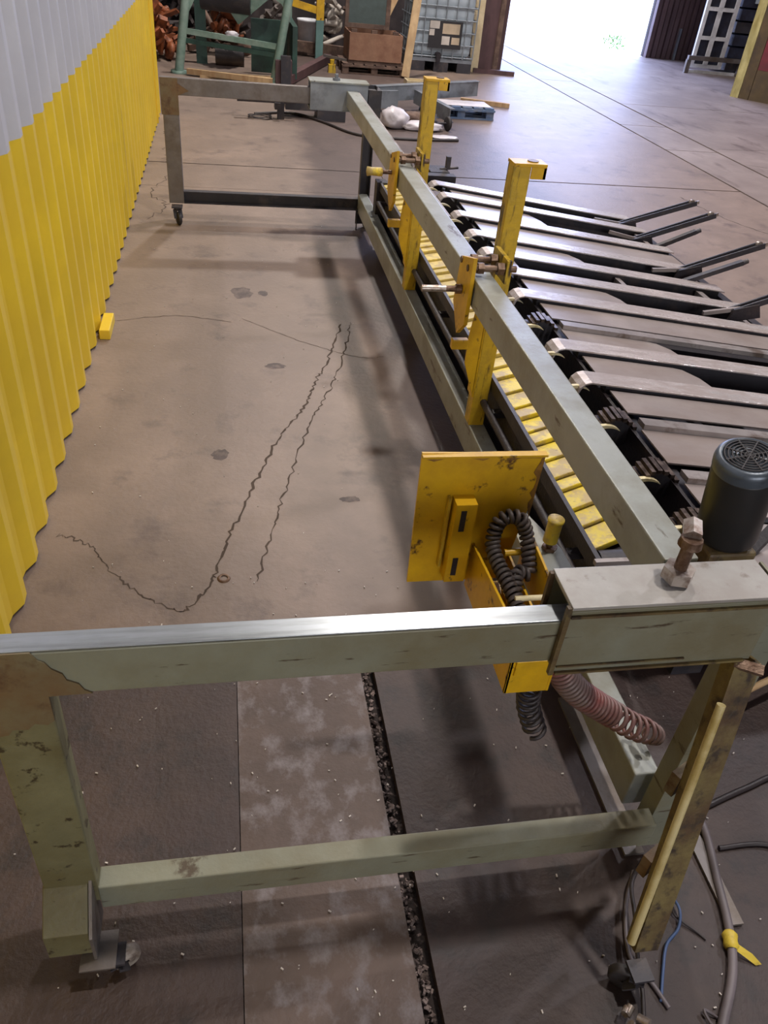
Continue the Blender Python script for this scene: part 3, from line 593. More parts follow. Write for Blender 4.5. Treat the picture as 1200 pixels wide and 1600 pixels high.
for yc in chains:
    co = obj('chain', MB(), 'chain', tt) if False else None
    b = slope_box(MB(), 1.40, XR-0.04, yc-0.065, yc-0.015, -0.02, 0.0)
    bo_ = obj('chain_rail', b, 'bar', tt)
    obj('chain_slot', slope_box(MB(), 1.40, XR-0.06, yc-0.015, yc+0.05, -0.09, -0.06), 'black', bo_)
    # sprocket segment of links curving over the shaft
    lk = MB()
    for k in range(7):
        a = math.radians(28+k*21); cx, cz, R_ = 1.335, 0.375, 0.068
        p = Vector((cx+R_*math.cos(math.pi-a+0.35), yc+0.0, cz+R_*math.sin(a)))
        tdir = Vector((math.sin(a), 0, 0.6*math.cos(a))).normalized()
        lk.bar(p-Vector((0, 0.04, 0)), p+Vector((0, 0.04, 0)), 0.015, 0.014)
    obj('chain', lk, 'chain', bo_)
    obj('sprocket', MB().cyl((1.335, yc-0.02, 0.375), (1.335, yc+0.02, 0.375), 0.058, n=18), 'dark', bo_)
# deck plates: (y0,y1, right end x or full)
rows = sorted([(y_, 's') for y_ in strips]+[(y_, 'c') for y_ in chains])
full = {(3.05, 3.325), (4.17, 4.51), (2.225, 2.495), (1.63, 1.90)}
for (ya, ka), (yb, kb) in zip(rows[:-1], rows[1:]):
    y0, y1 = ya+(0.054 if ka == 's' else 0.052), yb-(0.054 if kb == 's' else 0.067)
    if y1-y0 < 0.06: continue
    if (ya, yb) == (3.62, 3.885):
        obj('cross_rail', slope_box(MB(), 1.40, 1.44, y0, y1, -0.05, -0.02), 'bar', tt)
        obj('cross_rail', slope_box(MB(), 2.02, 2.05, y0, y1, -0.05, -0.02), 'bar', tt)
        obj('cross_rail', slope_box(MB(), 2.52, 2.56, y0, y1, -0.05, -0.02), 'bar', tt); continue
    xe = XR-0.05 if (ya, yb) in full else 1.90
    b = MB(); d0, d1 = -0.026, -0.020
    if xe < 2.5:
        pts = [(1.392, y0), (xe+0.03, y0), (xe, y0+(y1-y0)*0.6), (xe-0.05, y1-0.01), (xe-0.09, y1), (1.392, y1)]
    else: pts = [(1.392, y0), (xe, y0), (xe, y1), (1.392, y1)]
    n = len(pts); vs = [(x, y_, zt(x)+d0) for x, y_ in pts]+[(x, y_, zt(x)+d1) for x, y_ in pts]
    b.add(vs, [tuple(range(n-1, -1, -1)), tuple(range(n, 2*n))]+[(k, (k+1) % n, n+(k+1) % n, n+k) for k in range(n)])
    obj('deck_plate', b, 'deck', tt)
    if xe < 2.5:   # tray below the open part
        obj('end_web', slope_box(MB(), 2.60, 2.63, y0, y1, -0.07, -0.02), 'deck', tt)
obj('deck_plate', slope_box(MB(), 1.392, XR-0.05, 1.38, 1.56, -0.026, -0.020), 'deck', tt)
obj('under_tray', slope_box(MB(), 1.43, XR-0.07, 1.40, 5.2, -0.205, -0.198), 'dark', tt)
# near shaft with guide fingers
obj('shaft', MB().cyl((1.245, 1.45, 0.365), (1.245, 5.35, 0.365), 0.022, n=16), 'shaft', tt)
obj('shaft_trough', MB().box(1.17, 1.385, 1.45, 5.40, 0.20, 0.215).box(1.372, 1.384, 1.45, 5.2, 0.215, 0.40), 'black', tt)
for x_ in (1.2,):
    for y_ in (1.46, 3.3, 5.3): obj('shaft_bearing', MB().box(1.215, 1.275, y_, y_+0.04, 0.215, 0.40), 'black', tt)
for y_ in [5.35, 5.07, 4.74, 4.43, 4.12, 3.84, 3.57, 3.29, 3.00, 2.735, 2.46, 2.17, 1.85, 1.60]:
    pts_o = []; pts_i = []
    for k in range(11):
        a = math.radians(168-k*13.5); u = k/10; th = 0.016*(1-u**2)+0.0015
        pts_o.append((1.262+0.070*math.cos(a), y_, 0.378+0.050*math.sin(a))); pts_i.append((1.262+(0.070-th)*math.cos(a), y_, 0.378+(0.050-th)*math.sin(a)))
    obj('guide_finger', MB().prism(pts_o+pts_i[::-1], (0, 0.014, 0)), 'cream', tt)
fx = MB().box(1.22, 1.49, 5.32, 5.40, 0.38, 0.44).box(1.34, 1.47, 5.42, 5.60, 0.32, 0.44)
obj('end_bearing_block', fx, 'black', tt)
obj('spindle', MB().box(1.46, 1.49, 5.50, 5.53, 0.44, 0.52).cyl((1.42, 5.50, 0.44), (1.55, 5.52, 0.45), 0.008, n=8), 'dark', tt)
obj('leg', MB().box(1.25, 1.29, 5.33, 5.37, 0.0, 0.38).box(1.44, 1.48, 5.45, 5.50, 0.0, 0.32), 'black', tt)
# stop levers at the low end
for (ya, x0, z0, x1, z1, short) in [(4.98, 2.52, 0.265, 3.06, 0.437, 0), (4.72, 2.52, 0.25, 3.06, 0.436, 0), (4.62, 2.58, 0.215, 2.90, 0.358, 1), (4.05, 2.5, 0.30, 2.99, 0.47, 0),
                                    (3.95, 2.50, 0.28, 2.825, 0.401, 1), (3.45, 2.50, 0.32, 3.0, 0.50, 0)]:
    if short:
        lv = obj('short_lever', MB().bar((x0, ya, z0), (x1, ya, z1), 0.03, 0.025).cyl((x1-0.01, ya, z1-0.01), (x1+0.03, ya, z1+0.01), 0.014, n=10), 'dark', tt)
    else:
        lv = obj('lever', MB().bar((x0, ya-0.014, z0), (x1, ya-0.014, z1), 0.008, 0.03).bar((x0, ya+0.014, z0), (x1-0.02, ya+0.014, z1), 0.008, 0.03), 'dark', tt)
        obj('lever_roller', MB().cyl((x1-0.03, ya-0.009, z1), (x1-0.03, ya+0.009, z1), 0.02, n=14).bar((x1-0.08, ya, z1-0.03), (x1+0.02, ya, z1+0.005), 0.012, 0.02), 'bolt', lv)
        obj('pivot_arm', MB().bar((x0-0.15, ya, zt(x0-0.15)-0.01), (x0+0.05, ya, z0+0.015), 0.016, 0.02), 'deck', lv)
        obj('pivot_bracket', MB().prism([(x0-0.02, ya-0.03, z0-0.05), (x0+0.16, ya-0.03, z0-0.02), (x0+0.13, ya-0.03, z0+0.05), (x0, ya-0.03, z0+0.02)], (0, 0.015, 0)), 'black', lv)

# ---------------------------------------------------------------- electric motor
p0, p1 = Vector((1.335, 1.512, 0.475)), Vector((1.282, 1.487, 0.752)); ax_ = (p1-p0).normalized(); Lm = (p1-p0).length; R = 0.083
mo = thing('electric_motor', 'black cylindrical electric motor standing behind the front sleeve', 'motor', (p0.x, p0.y, 0.0))
obj('body', MB().lathe(p0, ax_, [(0.001, 0.0), (R*0.86, 0.0), (R*0.97, 0.006), (R, 0.02), (R, Lm-0.045), (R*0.985, Lm-0.04), (0.001, Lm-0.04)], 40), 'motor', mo)
obj('fan_cover', MB().lathe(p0+ax_*(Lm-0.04), ax_, [(R*1.015, 0.0), (R*1.015, 0.022), (R*0.97, 0.034), (R*0.86, 0.041), (R*0.80, 0.041), (R*0.79, 0.036), (0.001, 0.036)], 40), 'motor_top', mo)
gr = MB(); e1 = ax_.orthogonal().normalized(); e2 = ax_.cross(e1); gc = p0+ax_*(Lm+0.0005)
for r_ in [0.012, 0.022, 0.032, 0.042, 0.052, 0.061]:
    gr.tube([gc+e1*(r_*math.cos(2*math.pi*k/28))+e2*(r_*math.sin(2*math.pi*k/28)) for k in range(29)], 0.0022, 5, False)
for k in range(4):
    a = math.pi*k/4; gr.tube([gc-(e1*math.cos(a)+e2*math.sin(a))*0.064, gc+(e1*math.cos(a)+e2*math.sin(a))*0.064], 0.0026, 5)
obj('fan_grille', gr, 'rubber', mo)
gb = MB().box(1.255, 1.40, 1.44, 1.60, 0.33, 0.462); obj('gear_case', gb, 'rustleg', mo, None, 0.01)
obj('mount', MB().box(1.28, 1.38, 1.42, 1.58, 0.0, 0.33), 'dark', mo)
obj('conduit', MB().tube(spline([(1.42, 1.50, 0.42), (1.46, 1.48, 0.34), (1.47, 1.47, 0.2), (1.50, 1.45, 0.02)], 6), 0.012, 8), 'black', mo)
obj('bracket_arm', MB().bar((1.395, 1.48, 0.40), (1.56, 1.56, 0.52), 0.03, 0.02), 'dark', mo)

# ---------------------------------------------------------------- floor clutter at the near right
def cablething(name, pts, r, m_, label, cat='cable', n=8): return tag(obj(name, MB().tube(spline(pts, 8), r, n), m_), label, cat)
c_ = cablething('cable', [(1.11, 1.05, 0.012), (1.125, 0.93, 0.012), (1.09, 0.79, 0.012), (1.067, 0.703, 0.012), (1.042, 0.636, 0.012), (1.006, 0.575, 0.012), (0.947, 0.505, 0.012), (0.88, 0.42, 0.012)], 0.0105, 'cable', 'thick grey cable on the floor with yellow tape tied round it')
tp = MB().lathe((1.05, 0.658, 0.012), (0.35, 0.92, 0), [(0.0115, -0.02), (0.017, -0.012), (0.015, 0.0), (0.0175, 0.012), (0.0115, 0.02)], 12)
tp.add([(1.055, 0.65, 0.02), (1.085, 0.625, 0.012), (1.10, 0.605, 0.003), (1.085, 0.605, 0.003), (1.05, 0.635, 0.015)], [(0, 1, 2, 3, 4)])
obj('tape', tp, 'tape', c_, 'yellow tape with a loose end')
cablething('wire', [(0.945, 0.52, 0.004), (0.92, 0.535, 0.012), (0.93, 0.50, 0.006), (0.96, 0.49, 0.012), (0.985, 0.50, 0.004)], 0.003, 'cable', 'thin pale wire curled over the thick cable', 'wire')
tag(obj('steel_bar', MB().bar((1.09, 0.92, 0.006), (1.085, 0.69, 0.006), 0.035, 0.008), 'steelgrey'), 'flat grey steel bar lying beside the thick cable', 'bar')
cablething('cable', [(0.93, 0.86, 0.012), (0.87, 0.80, 0.03), (0.84, 0.72, 0.04), (0.815, 0.65, 0.035), (0.80, 0.58, 0.02), (0.78, 0.52, 0.006)], 0.005, 'cable_dark', 'thin dark cable drooping past the splayed leg')
cablething('cable', [(0.90, 0.84, 0.006), (0.845, 0.76, 0.006), (0.81, 0.66, 0.006), (0.835, 0.60, 0.006), (0.85, 0.55, 0.006)], 0.005, 'cable', 'thin grey cable lying by the foot of the splayed leg')
cablething('wire', [(0.955, 0.79, 0.004), (0.962, 0.74, 0.02), (0.945, 0.70, 0.01), (0.90, 0.668, 0.012), (0.87, 0.62, 0.006), (0.84, 0.565, 0.004)], 0.0035, 'wire_blue', 'frayed blue wire trailing on the floor', 'wire')
cablething('wire', [(0.965, 0.77, 0.004), (0.95, 0.73, 0.008), (0.985, 0.69, 0.004), (1.0, 0.67, 0.003)], 0.0025, 'cable_dark', 'short dark wire beside the blue wire', 'wire')
cablething('rod', [(1.27, 1.21, 0.10), (1.36, 1.245, 0.10), (1.60, 1.33, 0.10)], 0.010, 'wood', 'pale round rod sticking out at the right behind the splayed leg', 'rod')
cablething('cable', [(1.16, 0.98, 0.008), (1.30, 1.02, 0.008), (1.45, 1.05, 0.008), (1.7, 1.0, 0.008)], 0.008, 'cable_dark', 'dark cable crossing the floor at the right edge')
cablething('cable', [(1.14, 0.87, 0.007), (1.28, 0.86, 0.007), (1.38, 0.76, 0.007), (1.46, 0.66, 0.007)], 0.006, 'cable_dark', 'dark cable curving over the floor right of the steel bar')
rg = MB(); rnd = random.Random(4)
ico = []
for i in range(9):
    c0 = Vector((0.755+rnd.uniform(-0.03, 0.03), 0.515+rnd.uniform(-0.02, 0.03), 0.02+rnd.uniform(0, 0.02)))
    rg.cyl(c0, c0+Vector((rnd.uniform(-.02, .02), rnd.uniform(-.02, .02), rnd.uniform(-0.01, .02))), rnd.uniform(0.006, 0.012), n=7)
tag(obj('scrap_fittings', rg, 'bolt'), 'heap of small pale metal fittings by the front caster', 'scrap')
# small yellow block at the wall
tag(obj('floor_block', MB().box(WX+0.005, WX+0.055, 3.72, 3.93, 0.0, 0.05), 'wall_yellow', None, None, 0.004), 'small yellow block on the floor against the yellow wall', 'block')

# ---------------------------------------------------------------- things beyond the frame
# scrap iron piece
si = thing('iron_fixture', 'dark iron fixture with tangled wire lying beyond the far frame', 'scrap', (0.57, 9.1, 0))
obj('arm', MB().bar((0.12, 9.08, 0.17), (0.72, 9.10, 0.17), 0.05, 0.045), 'black', si)
obj('post', MB().box(0.53, 0.60, 9.05, 9.12, 0, 0.16).box(0.50, 0.56, 9.0, 9.15, 0.10, 0.16), 'black', si)
obj('base', MB().box(0.62, 1.05, 9.15, 9.35, 0.08, 0.16).box(0.95, 1.25, 9.1, 9.4, 0.0, 0.12), 'dark', si)
obj('wire', MB().tube(spline([(0.35+0.12*math.cos(k*0.9), 9.0+0.10*math.sin(k*0.9)+0.01*k, 0.01+0.004*(k % 3)) for k in range(16)], 5), 0.005, 6), 'cable_dark', si)
cablething('cable', [(0.3, 9.2, 0.012), (0.7, 9.35, 0.012), (1.0, 9.0, 0.012), (1.3, 8.5, 0.012), (1.8, 8.42, 0.012), (2.35, 8.5, 0.012)], 0.014, 'cable_dark', 'black cable curving over the floor beyond the far frame')
# cart frame of grey channels
ct = thing('steel_trolley', 'low grey steel trolley frame with a side wheel, behind the far clamp bracket', 'trolley', (2.3, 9.6, 0))
obj('channel', MB().channel((1.66, 9.85, 0.16), (3.02, 10.35, 0.22), 0.15, 0.06, 0.01, (0, 1, 0)), 'greybox', ct)
obj('channel', MB().channel((2.15, 9.95, 0.16), (2.38, 9.10, 0.13), 0.14, 0.06, 0.01, (1, 0, 0)), 'greybox', ct)
obj('channel', MB().channel((1.66, 9.75, 0.13), (1.95, 9.85, 0.13), 0.18, 0.05, 0.01, (0, 1, 0)), 'greybox', ct)
obj('top_plate', MB().bar((1.66, 9.9, 0.243), (3.02, 10.4, 0.30), 0.10, 0.008), 'greybox', ct)
obj('wheel', MB().lathe((2.33, 9.0, 0.07), (1, 0.25, 0), [(0.01, 0), (0.06, 0), (0.07, 0.008), (0.07, 0.032), (0.06, 0.04), (0.01, 0.04)], 20), 'rubber', ct)
obj('axle', MB().cyl((2.22, 8.99, 0.07), (2.37, 9.02, 0.07), 0.012, n=8).bar((2.2, 8.99, 0.07), (2.25, 9.2, 0.10), 0.03, 0.05), 'dark', ct)
def pallet(cx, cy, rz, w_, d_, h_, m_, label, n=6, group=None, z=0.0):
    t_ = thing('pallet', label, 'pallet', (cx, cy, z), group)
    c, s_ = math.cos(rz), math.sin(rz)
    def P(x, y_, z_): return (cx+x*c-y_*s_, cy+x*s_+y_*c, z+z_)
    for k in range(n):
        x = -w_/2+(k+0.5)*w_/n
        obj('top_board', MB().bar(P(x, -d_/2, h_-0.01), P(x, d_/2, h_-0.01), w_/n*0.82, 0.018), m_, t_)
    for k in (-1, 0, 1):
        obj('stringer', MB().bar(P(-w_/2, k*(d_/2-0.03), h_/2), P(w_/2, k*(d_/2-0.03), h_/2), 0.05, h_-0.078) if False else MB().bar(P(-w_/2, k*(d_/2-0.03), h_-0.03), P(w_/2, k*(d_/2-0.03), h_-0.03), 0.09, 0.02), m_, t_)
        for j in (-1, 0, 1): obj('block', MB().bar(P(j*(w_/2-0.05)-0.045, k*(d_/2-0.05), (h_-0.02)/2), P(j*(w_/2-0.05)+0.045, k*(d_/2-0.05), (h_-0.02)/2), 0.09, h_-0.06), m_, t_)
        obj('bottom_board', MB().bar(P(-w_/2, k*(d_/2-0.05), 0.010), P(w_/2, k*(d_/2-0.05), 0.010), 0.09, 0.018), m_, t_)
    return t_
pallet(2.66, 9.88, 0.04, 0.80, 0.42, 0.13, 'bluepallet', 'faded blue pallet on the floor beside the grey trolley')
tag(obj('plastic_sheet', MB().box(2.30, 3.03, 9.72, 10.04, 0.131, 0.136), 'bag', None, None, 0.002), 'white sheet lying on the faded blue pallet', 'sheet')
bm_ = bmesh.new(); bmesh.ops.create_icosphere(bm_, subdivisions=3, radius=1)
rnd = random.Random(8)
def lump(cx, cy, cz, rx, ry, rz_, seed, jag=0.16):
    rnd_ = random.Random(seed); vs = []
    for v in bm_.verts:
        k = 1+rnd_.uniform(-jag, jag)*0.5+jag*math.sin(5*v.co.x+seed)*math.cos(4*v.co.y)*math.sin(6*v.co.z+1)
        vs.append((cx+v.co.x*rx*k, cy+v.co.y*ry*k, max(0.001, cz+v.co.z*rz_*k)))
    return MB().add(vs, [tuple(x.index for x in f.verts) for f in bm_.faces], True)
bm_.verts.ensure_lookup_table(); bm_.verts.index_update()
bgm = lump(1.76, 9.0, 0.09, 0.15, 0.14, 0.11, 3); q = lump(2.05, 8.95, 0.04, 0.24, 0.10, 0.05, 5); n0 = len(bgm.v); bgm.v += q.v; bgm.f += [tuple(i+n0 for i in f) for f in q.f]; bgm.sm += q.sm
tag(obj('plastic_bag', bgm, 'bag'), 'crumpled white plastic bag on the floor in front of the trolley', 'bag')
tag(obj('plastic_scrap', lump(2.22, 8.62, 0.012, 0.16, 0.08, 0.012, 7), 'bag'), 'flat piece of white plastic on the floor near the trolley wheel', 'plastic')
tag(obj('scrap_heap', lump(2.02, 9.25, 0.05, 0.16, 0.12, 0.07, 9, 0.3), 'palletwood'), 'brown scrap heap between the bag and the trolley', 'scrap')
tag(obj('timber_stick', MB().bar((2.93, 10.75, 0.03), (3.52, 10.55, 0.03), 0.06, 0.05), 'wood'), 'short timber stick on the floor right of the trolley', 'timber')
tag(obj('timber_stick', MB().bar((1.95, 11.0, 0.02), (2.45, 10.75, 0.02), 0.05, 0.035), 'wood'), 'timber stick on the floor behind the trolley', 'timber')
tag(obj('paper_cup', lump(1.72, 10.55, 0.04, 0.07, 0.06, 0.035, 11), 'paleply'), 'pale crumpled paper on the floor behind the trolley', 'paper')

# green machine stand at the far left
gm_ = thing('press_stand', 'mint green steel machine stand at the far end by the yellow wall', 'machine', (0.1, 11.8, 0))
GY = 11.35
obj('leg', MB().cyl((-0.56, GY+0.1, 0.0), (-0.40, GY+0.15, 1.0), 0.055, n=14).lathe((-0.56, GY+0.1, 0.0), (0, 0, 1), [(0.001, 0.03), (0.10, 0.03), (0.10, 0.0)], 14), 'mint', gm_)
obj('leg', MB().cyl((0.60, GY-0.25, 0.0), (0.80, GY-0.2, 1.0), 0.05, n=14).lathe((0.60, GY-0.25, 0.0), (0, 0, 1), [(0.001, 0.025), (0.08, 0.025), (0.08, 0.0)], 14), 'mint', gm_)
obj('leg', MB().box(0.80, 0.90, GY+0.9, GY+1.0, 0, 1.1), 'mint', gm_)
obj('leg', MB().box(-0.36, -0.22, GY+0.95, GY+1.05, 0, 1.1), 'mint_dark', gm_)
obj('rail', MB().bar((-0.46, GY+0.13, 0.46), (0.70, GY-0.2, 0.40), 0.05, 0.06), 'mint', gm_)
obj('rail', MB().bar((-0.48, GY+0.13, 0.36), (0.68, GY-0.2, 0.31), 0.05, 0.05), 'mint_dark', gm_)
arc = []
for k in range(13):
    u = k/12; arc.append((-0.40+1.2*u, GY+0.14-0.33*u, 0.70+0.28*math.sin(math.pi*u)**0.5))
a2 = [(x, y_, z+0.10) for x, y_, z in arc]
obj('arch_plate', MB().prism([(-0.40, GY+0.14, 0.66)]+arc[1:-1]+[(0.80, GY-0.19, 0.66), (0.80, GY-0.19, 1.15), (-0.40, GY+0.14, 1.15)], (0.0, 0.05, 0)) , 'mint', gm_)
obj('side_panel', MB().box(0.35, 0.80, GY+0.45, GY+0.5, 0.02, 0.62).box(0.84, 0.90, GY-0.1, GY+0.9, 0.05, 0.62), 'mint_dark', gm_)
obj('guide_arm', MB().bar((0.15, GY+0.3, 0.62), (0.62, GY+0.2, 1.0), 0.09, 0.16), 'mint', gm_)
obj('roller', MB().cyl((-0.25, GY+0.35, 0.82), (0.35, GY+0.25, 0.80), 0.14, n=18), 'dark', gm_)
obj('gear', MB().cyl((-0.1, GY+0.2, 0.22), (0.25, GY+0.18, 0.22), 0.12, n=14), 'black', gm_)
obj('skid', MB().box(-0.3, 0.62, GY-0.15, GY+0.15, 0.0, 0.03).bar((-0.45, GY-0.05, 0.05), (0.58, GY-0.35, 0.05), 0.06, 0.06), 'wood', gm_)
obj('base_rail', MB().bar((0.74, GY-0.35, 0.06), (1.52, GY+1.9, 0.06), 0.10, 0.10).box(0.62, 0.82, GY-0.35, GY-0.1, 0.0, 0.28), 'column', gm_)
obj('foot_bracket', MB().box(0.68, 0.80, GY-0.42, GY-0.36, 0.0, 0.34), 'dark', gm_)
# machine parts piled in it
rnd = random.Random(12)
def junk(name, x, y_, z, r, m_, label, cat, seed, sq=(1, 1, 1)):
    return tag(obj(name, lump(x, y_, z, r*sq[0], r*sq[1], r*sq[2], seed, 0.32), m_), label, cat)
junk('rag', 0.10, GY+0.0, 0.47, 0.07, 'bag', 'small white rag lying on the mint green rail', 'rag', 23, (1.2, 0.6, 0.6))
def pile(x, y_, rx, ry, h_, n, m_, label, seed, z0=0.0):
    r = random.Random(seed); b_ = MB()
    for k in range(n):
        u = r.random(); a = r.uniform(0, 6.28); q = math.sqrt(r.random())*(1-0.6*u)
        c0 = Vector((x+rx*q*math.cos(a), y_+ry*q*math.sin(a), z0+0.03+u*h_)); d = Vector((r.uniform(-1, 1), r.uniform(-1, 1), r.uniform(-0.5, 0.8))).normalized()
        L_ = r.uniform(0.05, 0.22)
        c0.z = max(c0.z, z0+0.03+L_*abs(d.z)+0.05)
        t_ = r.random()
        if t_ < 0.4: b_.cyl(c0-d*L_, c0+d*L_, r.uniform(0.015, 0.05), n=8)
        elif t_ < 0.75: b_.bar(c0-d*L_, c0+d*L_, r.uniform(0.02, 0.14), r.uniform(0.015, 0.07), (0.1, 0.2, 1), r.uniform(0, 3))
        else: b_.lathe(c0, d, [(0.02, 0), (r.uniform(0.06, 0.13), 0), (r.uniform(0.06, 0.13), 0.05), (0.02, 0.05)], 12)
    o = obj('scrap_pile', b_, m_); o['kind'] = 'stuff'; tag(o, label, 'scrap'); return o
pile(-0.95, 12.6, 0.45, 0.4, 0.55, 60, 'copper', 'orange brown scrap metal heaped at the far end next to the yellow wall', 21)
pile(0.05, GY+0.85, 0.22, 0.2, 0.55, 34, 'copper', 'orange rusty scrap parts inside the mint green stand', 22, 0.25)
pile(-0.45, 14.1, 0.95, 0.45, 1.0, 150, 'backwall', 'dark scrap metal heaped behind the mint green stand', 30)
pile(-0.05, 13.2, 0.45, 0.2, 0.8, 50, 'palletwood', 'brown scrap parts mixed into the dark heap behind the stand', 33)
pile(0.82, 14.6, 0.25, 0.3, 0.9, 26, 'shedwall', 'grey scrap parts above the heap behind the right leg of the stand', 35)
# blue post with yellow arm
bp_ = thing('guard_post', 'blue post with a yellow top and yellow side arm at the back', 'post', (1.39, 13.5, 0))
obj('post', MB().box(1.35, 1.46, 13.5, 13.6, 0.0, 0.50), 'postblue', bp_)
obj('post_top', MB().box(1.35, 1.46, 13.5, 13.6, 0.50, 1.0), 'yellow', bp_)
obj('arm', MB().bar((0.95, 13.55, 0.70), (1.36, 13.55, 0.62), 0.06, 0.09), 'yellow', bp_)
obj('brace', MB().bar((0.98, 13.6, 0.0), (0.95, 13.6, 0.74), 0.06, 0.06), 'mint', bp_)
bk = thing('bucket', 'white plastic bucket behind the blue post', 'bucket', (1.27, 14.0, 0.0))
obj('shell', MB().lathe((1.27, 14.0, 0.10), (0, 0, 1), [(0.001, 0), (0.13, 0), (0.155, 0.33), (0.165, 0.33), (0.165, 0.36), (0.15, 0.36), (0.12, 0.02)], 20), 'white', bk)
obj('stand', MB().box(1.1, 1.45, 13.85, 14.2, 0.0, 0.099), 'palletwood', bk)
pile(2.15, 14.3, 0.25, 0.35, 0.95, 50, 'palletwood', 'brown scrap heaped behind the blue post', 41)
pile(1.65, 14.75, 0.2, 0.2, 1.0, 24, 'paper', 'pale crumpled scrap on the heap behind the blue post', 42)
tag(obj('timber_beam', MB().bar((0.95, 13.9, 0.12), (2.2, 13.3, 0.12), 0.1, 0.14), 'palletwood'), 'dark timber beam lying behind the blue post', 'timber')
# crate on pallets
pallet(2.07, 12.7, 0.0, 0.92, 0.72, 0.13, 'palletwood', 'old brown pallet on the floor under the plywood crate')
cr = thing('plywood_crate', 'brown plywood crate standing on the old pallet', 'crate', (2.08, 12.7, 0.13))
obj('bottom', MB().box(1.70, 2.46, 12.38, 13.0, 0.131, 0.17), 'palletwood', cr)
obj('side_panel', MB().box(1.70, 2.44, 12.36, 12.378, 0.172, 0.50), 'ply', cr)
obj('side_panel', MB().box(1.70, 1.718, 12.379, 13.0, 0.172, 0.50), 'ply', cr)
obj('side_panel', MB().box(2.422, 2.44, 12.379, 13.0, 0.172, 0.50), 'ply', cr)
obj('side_panel', MB().box(1.719, 2.421, 12.982, 13.0, 0.172, 0.50), 'ply', cr)
for x in (1.72, 2.0, 2.3): obj('batten', MB().box(x, x+0.08, 12.38, 12.42, 0.501, 0.54), 'palletwood', cr)
wn = thing('window_panel', 'framed dusty glass panel standing on the plywood crate', 'panel', (1.95, 12.5, 0.54))
obj('frame', MB().box(1.64, 2.26, 12.50, 12.54, 0.545, 0.60).box(1.64, 1.69, 12.50, 12.54, 0.60, 1.5).box(2.2, 2.26, 12.50, 12.54, 0.60, 1.5).box(1.64, 2.26, 12.50, 12.54, 1.45, 1.5), 'palletwood', wn)
obj('pane', MB().box(1.69, 2.2, 12.51, 12.52, 0.60, 1.45), 'glass', wn)
LB = ['leaning timber board nearest the white tank', 'middle one of the three leaning timber boards', 'leaning timber board nearest the glass panel']
for (a, b_), lb in zip([((2.50, 12.28, 0.02), (2.72, 12.75, 1.5)), ((2.20, 12.9, 0.54), (2.75, 13.3, 1.5)), ((2.13, 12.62, 0.545), (2.38, 12.8, 1.5))], LB):
    tag(obj('leaning_board', MB().bar(a, b_, 0.11, 0.035, (0, -1, 0.3)), 'wood'), lb, 'board', 'timber boards leaning by the crate')
tag(obj('yellow_fitting', MB().box(1.42, 1.52, 12.30, 12.40, 0.0, 0.10).cyl((1.47, 12.35, 0.10), (1.47, 12.35, 0.16), 0.03), 'yellow_worn'), 'small yellow fitting on the floor left of the old pallet', 'fitting')
tag(obj('steel_frame_scrap', MB().bar((1.36, 12.45, 0.19), (1.66, 12.3, 0.17), 0.03, 0.03).bar((1.36, 12.45, 0.02), (1.36, 12.45, 0.19), 0.03, 0.03).bar((1.60, 12.3, 0.02), (1.60, 12.3, 0.17), 0.03, 0.03), 'steelgrey'), 'small grey steel frame by the corner of the old pallet', 'frame')
tag(obj('yellow_tray', MB().box(2.42, 2.74, 11.72, 11.95, 0.0, 0.02).box(2.42, 2.44, 11.72, 11.95, 0.02, 0.06).box(2.72, 2.74, 11.72, 11.95, 0.02, 0.06).box(2.44, 2.72, 11.72, 11.74, 0.02, 0.06).box(2.44, 2.72, 11.93, 11.95, 0.02, 0.06), 'paleply'), 'shallow pale yellow tray on the floor in front of the white tank', 'tray')
# IBC tank
ib = thing('liquid_tank', 'white plastic bulk liquid tank in a tube cage on its pallet', 'tank', (3.2, 13.6, 0))
IX0, IX1, IY, IZ = 2.74, 3.68, 13.15, 0.18
vs = []
obj('tank_body', MB().box(IX0+0.03, IX1-0.03, IY+0.03, IY+0.95, IZ+0.02, 1.05), 'ibc', ib, None, 0.06)
for k in range(6):
    z = IZ+0.02+k*0.16; obj('cage_tube', MB().cyl((IX0, IY, z), (IX1, IY, z), 0.010, n=8).cyl((IX0, IY, z), (IX0, IY+0.98, z), 0.010, n=8).cyl((IX1, IY, z), (IX1, IY+0.98, z), 0.010, n=8), 'cage', ib)
for k in range(7):
    x = IX0+k*(IX1-IX0)/6; obj('cage_tube', MB().cyl((x, IY-0.002, IZ), (x, IY-0.002, 1.06), 0.010, n=8), 'cage', ib)
for k in range(1, 5):
    y_ = IY+k*0.2; obj('cage_tube', MB().cyl((IX0-0.002, y_, IZ), (IX0-0.002, y_, 1.06), 0.010, n=8), 'cage', ib)
for x in (IX0, IX0+0.36, IX1-0.22): obj('pallet_foot', MB().box(x, x+0.22, IY, IY+0.95, 0.0, 0.13), 'dark', ib)
obj('pallet_deck', MB().box(IX0, IX1, IY, IY+0.98, 0.131, 0.175), 'greybox', ib)
obj('valve', MB().cyl((3.14, IY-0.06, 0.22), (3.14, IY+0.02, 0.22), 0.045, n=12).box(3.11, 3.17, IY-0.08, IY-0.06, 0.14, 0.24), 'black', ib)
pc = obj('placard', MB().box(2.97, 3.47, IY-0.022, IY-0.014, 0.31, 0.66), 'placard', ib, 'black placard with pasted paper labels')
for x0, x1, z0, z1, m_ in [(2.975, 3.12, 0.56, 0.655, 'paper'), (2.975, 3.05, 0.47, 0.55, 'paper'), (3.17, 3.43, 0.50, 0.63, 'paper2'), (3.17, 3.29, 0.36, 0.47, 'paper'), (3.32, 3.44, 0.37, 0.46, 'paper2')]:
    obj('label', MB().box(x0, x1, IY-0.025, IY-0.0222, z0, z1), m_, pc)
